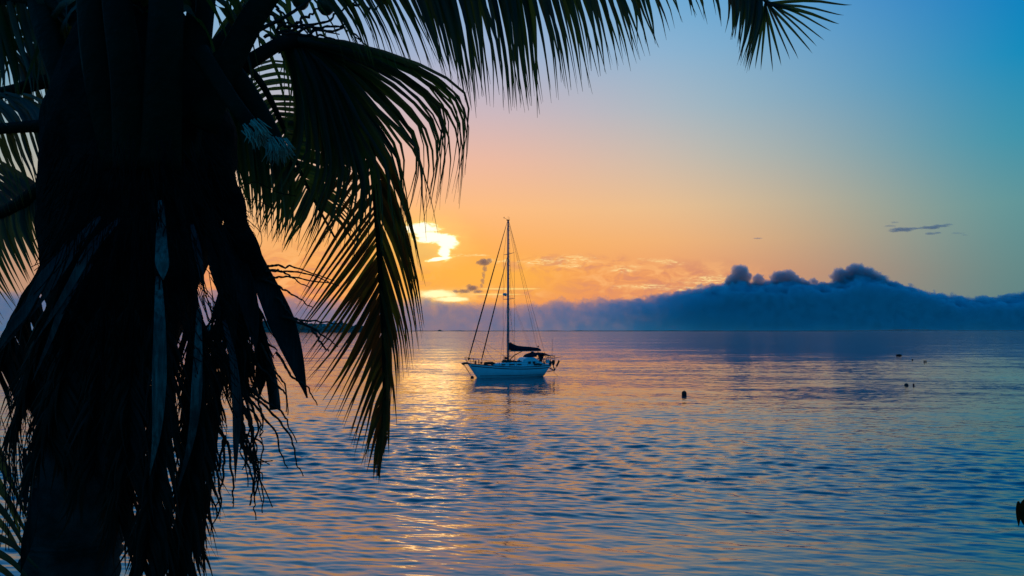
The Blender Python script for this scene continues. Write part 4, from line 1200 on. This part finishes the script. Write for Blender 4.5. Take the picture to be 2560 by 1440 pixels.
    # ---- dead fronds hanging as a skirt
    def dead(pts, n, W, spread, seed, drop=170):
        pts = [(pts[0][0] * .6 + 345 * .4, pts[0][1] - 130, 2.95)] + list(pts)
        fr = rachis(pts, .016, .005, M['sheath'])
        ks_l, ks_r = [], []
        m = len(pts)
        m = len(pts)
        for j in range(2, m):
            x, y, d = pts[j]
            ks_l.append([(x, y, d), (x - spread * .55, y + drop * .35, d - .02), (x - spread * .85, y + drop * .7, d), (x - spread, y + drop, d)])
            ks_r.append([(x, y, d), (x + spread * .55, y + drop * .35, d - .02), (x + spread * .85, y + drop * .7, d), (x + spread, y + drop, d)])
        leaves(fr, ks_l, n, W, 20, False, M['leaf_dead'], dj=.08, twist=1.2)
        leaves(fr, ks_r, n, W, 20, False, M['leaf_dead'], dj=.08, twist=1.2)
    dead([(300, 560, 2.75), (260, 760, 2.6), (250, 980, 2.55), (235, 1180, 2.6)], 80, .017, 60, 1)
    dead([(340, 540, 2.72), (330, 760, 2.52), (325, 980, 2.5), (320, 1180, 2.55)], 80, .017, 55, 9)
    dead([(380, 520, 2.7), (400, 760, 2.5), (405, 1000, 2.5), (385, 1230, 2.55), (360, 1420, 2.6)], 120, .016, 46, 2)
    dead([(450, 520, 2.75), (490, 760, 2.65), (492, 980, 2.6), (470, 1200, 2.6), (440, 1420, 2.65)], 120, .016, 38, 3)
    dead([(520, 560, 2.85), (560, 700, 2.85), (540, 900, 2.85), (510, 1100, 2.85), (490, 1330, 2.85)], 70, .014, 26, 4, 130)
    dead([(240, 520, 2.8), (150, 720, 2.7), (95, 880, 2.7), (70, 1010, 2.75)], 90, .017, 60, 5)
    dead([(200, 500, 2.95), (110, 660, 2.95), (30, 800, 3.0), (-10, 930, 3.05)], 80, .016, 50, 6)
    dead([(270, 540, 2.75), (190, 780, 2.62), (150, 960, 2.6), (120, 1100, 2.62)], 90, .017, 60, 7)
    dead([(330, 860, 2.75), (312, 1040, 2.7), (305, 1180, 2.7), (300, 1300, 2.72)], 70, .015, 36, 10, 150)
    dead([(540, 600, 2.95), (580, 720, 2.95), (596, 820, 2.95), (600, 900, 2.95)], 50, .014, 30, 11, 120)
    dead([(600, 640, 3.0), (640, 760, 3.0), (655, 860, 3.0), (660, 930, 3.0)], 26, .012, 20, 8, 90)
    # dark blades low on the left in front of the water
    for i, (a, b_) in enumerate((((-30, 1190, 2.9), (72, 1345, 2.9)), ((-30, 1240, 2.85), (70, 1382, 2.85)), ((-40, 1330, 2.8), (95, 1420, 2.8)), ((-30, 1370, 2.8), (90, 1470, 2.8)), ((-30, 1280, 2.95), (60, 1400, 2.95)), ((-30, 1120, 2.95), (66, 1290, 2.95)), ((-40, 1400, 2.85), (80, 1500, 2.85)), ((-30, 1160, 3.0), (50, 1330, 3.0)), ((-40, 1060, 3.0), (40, 1230, 3.0)))):
        cv = catmull([P(*a), P((a[0] + b_[0]) / 2, (a[1] + b_[1]) / 2 - 16, a[2]), P(*b_)], 8)
        bld(MB().ribbon(cv, .030, Vector((.2, -1, .2)).normalized(), .3, lambda x: 1 - .75 * x), 'leaf_blade', M['leaf'])
    web = MB()
    for i in range(64):
        x = rr.uniform(-10, 88); y = rr.uniform(1040, 1200)
        web.tube(PX([(x, y, 2.9), (x + rr.uniform(-14, 18), y + 70, 2.9), (x + rr.uniform(-14, 34), y + rr.uniform(120, 200), 2.9)], 6), .0018, 4)
    o = bld(web, 'fibre', M['twig']); o['kind'] = 'stuff'

    # ---- old spathes: boat-shaped hanging sheaths
    def spathe(pts, w, mat=M['spathe'], face=(0.35, -1, .1), peak=.35, thick=.3, name='spathe', n=22):
        ps = PX(pts, n)
        wd = []
        for i in range(n):
            t = i / (n - 1)
            q = (t / peak) ** .7 if t < peak else max(0.0, 1 - ((t - peak) / (1 - peak)) ** 1.6)
            wd.append(w * max(.06, .35 + .65 * q if t < peak else q))
        return bld(MB().loft(ps, wd, [q * thick for q in wd], face, 12, hollow=.5), name, mat)
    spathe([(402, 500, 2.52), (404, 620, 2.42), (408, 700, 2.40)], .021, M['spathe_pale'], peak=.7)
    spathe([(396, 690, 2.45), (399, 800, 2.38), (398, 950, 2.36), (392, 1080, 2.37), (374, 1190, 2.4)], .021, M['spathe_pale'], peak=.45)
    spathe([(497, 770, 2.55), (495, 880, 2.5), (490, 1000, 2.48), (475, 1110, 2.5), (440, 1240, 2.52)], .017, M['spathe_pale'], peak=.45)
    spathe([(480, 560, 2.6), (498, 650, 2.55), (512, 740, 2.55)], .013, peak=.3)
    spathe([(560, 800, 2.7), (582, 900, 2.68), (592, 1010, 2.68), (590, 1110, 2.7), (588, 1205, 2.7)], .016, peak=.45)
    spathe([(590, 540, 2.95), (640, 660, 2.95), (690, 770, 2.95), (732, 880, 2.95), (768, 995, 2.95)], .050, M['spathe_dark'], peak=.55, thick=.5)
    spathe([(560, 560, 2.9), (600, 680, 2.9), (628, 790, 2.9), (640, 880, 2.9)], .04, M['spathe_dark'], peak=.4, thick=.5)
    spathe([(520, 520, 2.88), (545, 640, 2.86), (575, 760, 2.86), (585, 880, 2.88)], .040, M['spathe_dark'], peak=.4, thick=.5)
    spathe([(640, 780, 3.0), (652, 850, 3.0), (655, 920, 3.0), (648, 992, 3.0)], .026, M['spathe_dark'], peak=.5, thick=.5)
    spathe([(300, 545, 2.62), (230, 620, 2.52), (160, 740, 2.5), (90, 850, 2.52)], .016, peak=.3)
    spathe([(250, 540, 2.66), (185, 620, 2.6), (130, 710, 2.58), (70, 800, 2.6)], .018, peak=.3)
    spathe([(230, 660, 2.58), (170, 740, 2.52), (125, 850, 2.52), (78, 960, 2.55)], .012, peak=.3)
    spathe([(175, 600, 2.75), (110, 690, 2.7), (55, 800, 2.7), (0, 880, 2.72)], .018, peak=.4)
    spathe([(100, 720, 2.7), (60, 780, 2.68), (20, 830, 2.68), (-20, 900, 2.7)], .018, peak=.4)
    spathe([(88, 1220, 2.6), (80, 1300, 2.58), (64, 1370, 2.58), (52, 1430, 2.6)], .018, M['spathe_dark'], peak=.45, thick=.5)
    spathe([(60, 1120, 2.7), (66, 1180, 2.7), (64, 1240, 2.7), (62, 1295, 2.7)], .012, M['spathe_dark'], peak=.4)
    # torn stalk hanging below the right edge
    bld(MB().loft(PX([(648, 820, 3.05), (668, 900, 3.05), (682, 970, 3.05), (688, 1024, 3.05)], 10), [.018, .02, .02, .022, .022, .022, .023, .023, .023, .022], [.008] * 10, (0, -1, 0), 8), 'torn_stalk', M['spathe'])
    # ---- sawn stubs of old stalks
    for pts, w in (([(500, 130, 2.62), (545, 200, 2.55), (590, 265, 2.5), (642, 330, 2.48)], .036), ([(545, 140, 2.75), (600, 205, 2.72), (655, 290, 2.7), (697, 372, 2.68)], .046)):
        ps = PX(pts, 14)
        s = bld(MB().loft(ps, [w * (1 - .35 * (i / 13) ** .6) for i in range(14)], [w * .6 * (1 - .3 * i / 13) for i in range(14)], (-.4, -1, .5), 12), 'stalk_stub', M['petiole'])
        e = ps[-1]; t = (ps[-1] - ps[-3]).normalized()
        tb = MB()
        for i in range(150):
            a = Vector((rr.gauss(0, .32), rr.gauss(0, .32), rr.gauss(0, .32))) * w
            a -= t * a.dot(t)
            l = rr.uniform(.006, .034)
            wv = Vector((rr.gauss(0, .005), rr.gauss(0, .005), rr.gauss(0, .005)))
            tb.tube([e + a - t * .03, e + a * 1.1 + t * l * .5 + wv, e + a * 1.3 + t * l + wv * 2 + Vector((0, 0, -.010))], [.0026, .0022, .0008], 4)
        bld(tb, 'torn_end', M['torn'], s)
    # ---- spent flower stalks
    def inflo(stem, strings, r=.0044, name='flower_stalk', wig=2.6):
        st = bld(MB().tube(PX(stem, 12), [.012 - .006 * i / 11 for i in range(12)], 7), name, M['twig'])
        mb = MB()
        for s in strings:
            n = 16
            # knotty, wavering twig
            cps = PX(s, n)
            nn = [c + Vector((rr.gauss(0, 1), rr.gauss(0, .6), rr.gauss(0, 1))) * (wig * .0010) for c in cps]
            mb.tube(catmull(nn, 26), [r * (1.15 - .75 * i / 25) * (1 + .3 * (i % 2)) for i in range(26)], 5)
        bld(mb, 'flower_twigs', M['twig'], st)
    d = 2.95
    inflo([(560, 640, 2.9), (610, 655, d), (655, 680, d)],
          [[(650, 668, d), (700, 664, d), (750, 672, 3.0), (835, 702, 3.05)], [(645, 668, d), (690, 676, d), (760, 682, d), (822, 704, d)], [(650, 682, d), (690, 676, d), (720, 686, d), (775, 722, d)],
           [(650, 700, d), (690, 694, d), (740, 696, d), (850, 712, d)], [(660, 700, d), (700, 718, d), (740, 742, d), (782, 770, d)], [(690, 745, d), (712, 765, d), (735, 792, d), (790, 830, d)],
           [(705, 792, d), (750, 798, d), (800, 806, d), (858, 806, d)], [(705, 790, d), (760, 810, d), (810, 840, d), (842, 864, d)], [(780, 825, d), (800, 850, d), (812, 870, d)][:3] + [(822, 878, d)]])
    inflo([(575, 820, d), (600, 930, d), (618, 985, d)],
          [[(612, 960, d), (660, 1000, d), (705, 1030, d), (722, 1060, d), (742, 1108, d)], [(615, 985, d), (665, 1015, d), (710, 1065, d), (735, 1110, d), (740, 1150, d), (757, 1190, d)],
           [(615, 985, d), (650, 1030, d), (690, 1085, d), (705, 1140, d), (719, 1170, d)], [(600, 1000, d), (625, 1050, d), (640, 1110, d), (646, 1172, d)],
           [(598, 1040, d), (615, 1110, d), (640, 1160, d), (658, 1220, d), (656, 1285, d)], [(600, 1060, d), (625, 1150, d), (645, 1180, d), (637, 1250, d), (640, 1300, d)],
           [(596, 1090, d), (620, 1160, d), (632, 1210, d), (622, 1265, d)], [(565, 1090, d), (545, 1180, d), (552, 1260, d), (525, 1338, d)], [(560, 1095, d), (560, 1170, d), (548, 1240, d), (540, 1290, d)],
           [(566, 1100, d), (580, 1180, d), (582, 1240, d), (583, 1266, d)], [(600, 960, d), (640, 980, d), (655, 1050, d), (650, 1090, d)], [(640, 910, d), (690, 960, d), (715, 990, d), (720, 1035, d)],
           [(690, 880, d), (730, 940, d), (770, 970, d), (792, 1012, d)], [(590, 940, d), (620, 1010, d), (650, 1060, d), (655, 1110, d)], [(655, 860, d), (680, 920, d), (712, 960, d), (716, 1030, d)]]
          + [[(600 + rr.uniform(-8, 14), 960 + rr.uniform(-30, 60), d), (612 + rr.uniform(-16, 34), 1050 + rr.uniform(-10, 30), d), (618 + rr.uniform(-30, 46), 1120 + rr.uniform(-10, 30), d), (624 + rr.uniform(-40, 60), rr.uniform(1150, 1270), d)] for _ in range(12)])
    inflo([(545, 640, 3.1), (570, 760, 3.1), (580, 880, 3.1)],
          [[(555 + rr.uniform(0, 60), rr.uniform(670, 760), 3.1), (555 + rr.uniform(0, 70), rr.uniform(760, 820), 3.1), (555 + rr.uniform(0, 80), rr.uniform(840, 930), 3.1), (560 + rr.uniform(0, 90), rr.uniform(930, 1010), 3.1)] for _ in range(44)], .0042)
    inflo([(520, 900, 2.95), (540, 1000, 2.95), (540, 1080, 2.95)],
          [[(535 + rr.uniform(-25, 20), 1000 + rr.uniform(-60, 60), 2.95), (530 + rr.uniform(-30, 15), 1130, 2.95), (510 + rr.uniform(-15, 15), 1230, 2.95), (500 + rr.uniform(-10, 14), rr.uniform(1280, 1420), 2.95)] for _ in range(16)], .0045)
    # tangle of live flower stalk with young nuts at the top
    inflo([(560, 150, 3.3), (640, 80, 3.35), (720, 38, 3.4), (800, -20, 3.45)],
          [[(690, 78, 3.4), (770, 60, 3.4), (840, 40, 3.4), (866, 14, 3.4), (900, 2, 3.4)], [(700, 90, 3.4), (790, 70, 3.4), (850, 66, 3.4), (890, 88, 3.4), (930, 130, 3.4)],
           [(720, 90, 3.4), (820, 80, 3.4), (870, 70, 3.4), (905, 110, 3.4)], [(690, 60, 3.4), (760, 70, 3.4), (800, 90, 3.4), (850, 100, 3.4)], [(850, 0, 3.4), (900, 14, 3.4), (940, 20, 3.4), (975, 5, 3.4)],
           [(660, 90, 3.4), (720, 80, 3.4), (790, 95, 3.4)] + [(850, 84, 3.4)], [(740, 60, 3.4), (760, 40, 3.4), (790, 30, 3.4), (800, 10, 3.4)], [(650, 30, 3.4), (700, 50, 3.4), (730, 90, 3.4), (740, 120, 3.4)],
           [(680, -10, 3.4), (700, 30, 3.4), (730, 60, 3.4), (790, 100, 3.4)], [(700, 60, 3.4), (690, 100, 3.4), (700, 130, 3.4), (716, 150, 3.4)]], .006, wig=7)
    for (x, y, r_) in ((752, -4, .040), (815, 8, .042), (700, -30, .04)):
        c = P(x, y, 3.45)
        nut = bld(MB().tube([c + Vector((0, 0, h * r_)) for h in (-1.35, -1.2, -.8, -.2, .4, .9, 1.3)], [r_ * q for q in (.15, .5, .85, 1, .95, .7, .2)], 14), 'coconut', M['nut'])
        bld(MB().tube([c + Vector((0, 0, r_ * 1.2)), c + Vector((0.01, 0, r_ * 2.2))], [r_ * .55, r_ * .2], 8), 'calyx', M['twig'], nut)
    # ---- woven fibre and stray hairs on the right edge of the crown
    hair = MB()
    edge = [(500, 372), (540, 400), (562, 430), (575, 480), (600, 530), (606, 570), (622, 630), (650, 690)]
    for i in range(420):
        u = rr.random() * (len(edge) - 1); k = int(u); t = u - k
        x = edge[k][0] + (edge[min(k + 1, 7)][0] - edge[k][0]) * t - abs(rr.gauss(0, 16)); y = edge[k][1] + (edge[min(k + 1, 7)][1] - edge[k][1]) * t
        dd = 2.95 + rr.uniform(-.15, .15)
        l = rr.uniform(10, 40)
        a = rr.uniform(-.5, 1.9)
        hair.tube(PX([(x, y, dd), (x + math.cos(a) * l * .5 + rr.gauss(0, 4), y + math.sin(a) * l * .5 + rr.gauss(0, 4), dd), (x + math.cos(a + .5) * l, y + math.sin(a + .5) * l, dd)], 5), .0011, 3)
    for s in ([(600, 470), (640, 455), (690, 480), (740, 490)], [(595, 500), (640, 500), (670, 515), (690, 520)], [(640, 545), (655, 600), (640, 640), (646, 655)], [(610, 545), (625, 555), (642, 570), (650, 580)], [(690, 880), (660, 930), (690, 960), (676, 990)]):
        hair.tube(PX([(q[0], q[1], 2.95) for q in s], 12), .0014, 4)
    for i in range(700):
        x = rr.uniform(140, 560); y = rr.uniform(330, 900); dd = 2.62 - .16 * math.sin((x - 140) / 420 * math.pi) + rr.uniform(-.03, .03)
        l = rr.uniform(40, 150); dx = (x - 340) * .25 + rr.gauss(0, 14)
        hair.tube(PX([(x, y, dd), (x + dx * .4 + rr.gauss(0, 6), y + l * .5, dd - .02), (x + dx, y + l, dd)], 5), .0016, 3)
    for i in range(160):
        x = 142 - abs(rr.gauss(0, 5)) ; y = rr.uniform(330, 520)
        hair.tube(PX([(x + 8, y, 2.98), (x - rr.uniform(0, 9), y + rr.uniform(-4, 12), 2.98), (x - rr.uniform(-4, 14), y + rr.uniform(6, 26), 2.98)], 4), .0010, 3)
    o = bld(hair, 'fibre', M['sheath']); o['kind'] = 'stuff'
    mesh = MB()
    mps = catmull([P(470, 380, 2.9), P(545, 440, 2.9), P(580, 520, 2.9), P(600, 590, 2.92), P(640, 690, 2.95)], 20)
    bld(mesh.loft(mps, [.05 + .035 * math.sin(i * .9) * .2 for i in range(20)], [.03] * 20, (0, -1, 0), 10), 'fibre_mat', M['sheath'])
build_palm()

# ------------------------------------------------------------------ shrub whose leaf tips into view low on the right
def build_shrub():
    d = 2.3
    foot = P(2760, 1440, d); foot.z = shore_h(foot.x, foot.y) - .03
    e = empty('sea_grape_shrub', foot)
    tag(e, 'round dark leaf tips of a sea grape shrub poking up over the water', 'shrub')
    stem = P(2640, 1230, d)
    MB().tube(catmull([foot, foot + Vector((.05, 0, .5)), stem + Vector((.12, 0, -.3)), stem, P(2590, 1225, d)], 16), [.022 - .015 * i / 15 for i in range(16)], 8).build('stem', M['petiole'], e, off=foot)
    mat = leaf_mat('sea_grape_leaf', (0.006, 0.012, 0.004), (0.010, 0.014, 0.003), 0.0)
    def leaf(c, t, nrm, L, W):
        pts = [c + t * (L * i / 9) + Vector((0, 0, -.02 * (i / 9) ** 2)) for i in range(10)]
        MB().ribbon(pts, W, nrm, .25, lambda x: max(.08, math.sin(min(1, x * 1.02 + .04) * math.pi) ** .55)).build('leaf', mat, e, off=foot)
    leaf(P(2546, 1253, d), Vector((-.03, 0, -1)).normalized(), Vector((.3, -1, .2)), .054, .021)
    leaf(P(2570, 1246, d - .02), Vector((-.04, 0, -1)).normalized(), Vector((-.1, -1, .2)), .074, .052)
    leaf(P(2600, 1225, d), Vector((.4, .2, -.8)).normalized(), Vector((-.3, -1, .2)), .10, .08)
    leaf(P(2640, 1240, d + .05), Vector((.6, .1, -.5)).normalized(), Vector((0, -1, .6)), .10, .09)
    leaf(P(2660, 1300, d), Vector((-.5, .2, -.4)).normalized(), Vector((0, -1, .6)), .06, .07)
    rs = random.Random(3)
    for br in range(3):
        tip = P(2700 + br * 110, 1260 + br * 60, d + rs.uniform(-.1, .25))
        MB().tube(catmull([foot + Vector((.02, 0, .1)), foot.lerp(tip, .5) + Vector((.08, 0, .05)), tip], 10), [.014 - .009 * i / 9 for i in range(10)], 7).build('stem', M['petiole'], e, off=foot)
        for q in range(9):
            c = foot.lerp(tip, .45 + .07 * q) + Vector((rs.uniform(.03, .10), rs.uniform(-.05, .05), rs.uniform(-.03, .05)))
            leaf(c, Vector((rs.uniform(.1, 1), rs.uniform(-.6, .6), rs.uniform(-.5, .5))).normalized(), Vector((rs.gauss(0, .3), -1, rs.uniform(0, 1))), rs.uniform(.07, .11), rs.uniform(.07, .10))
    leaf(P(2690, 1330, d), Vector((.5, .3, .4)).normalized(), Vector((0, -1, .6)), .11, .10)
build_shrub()
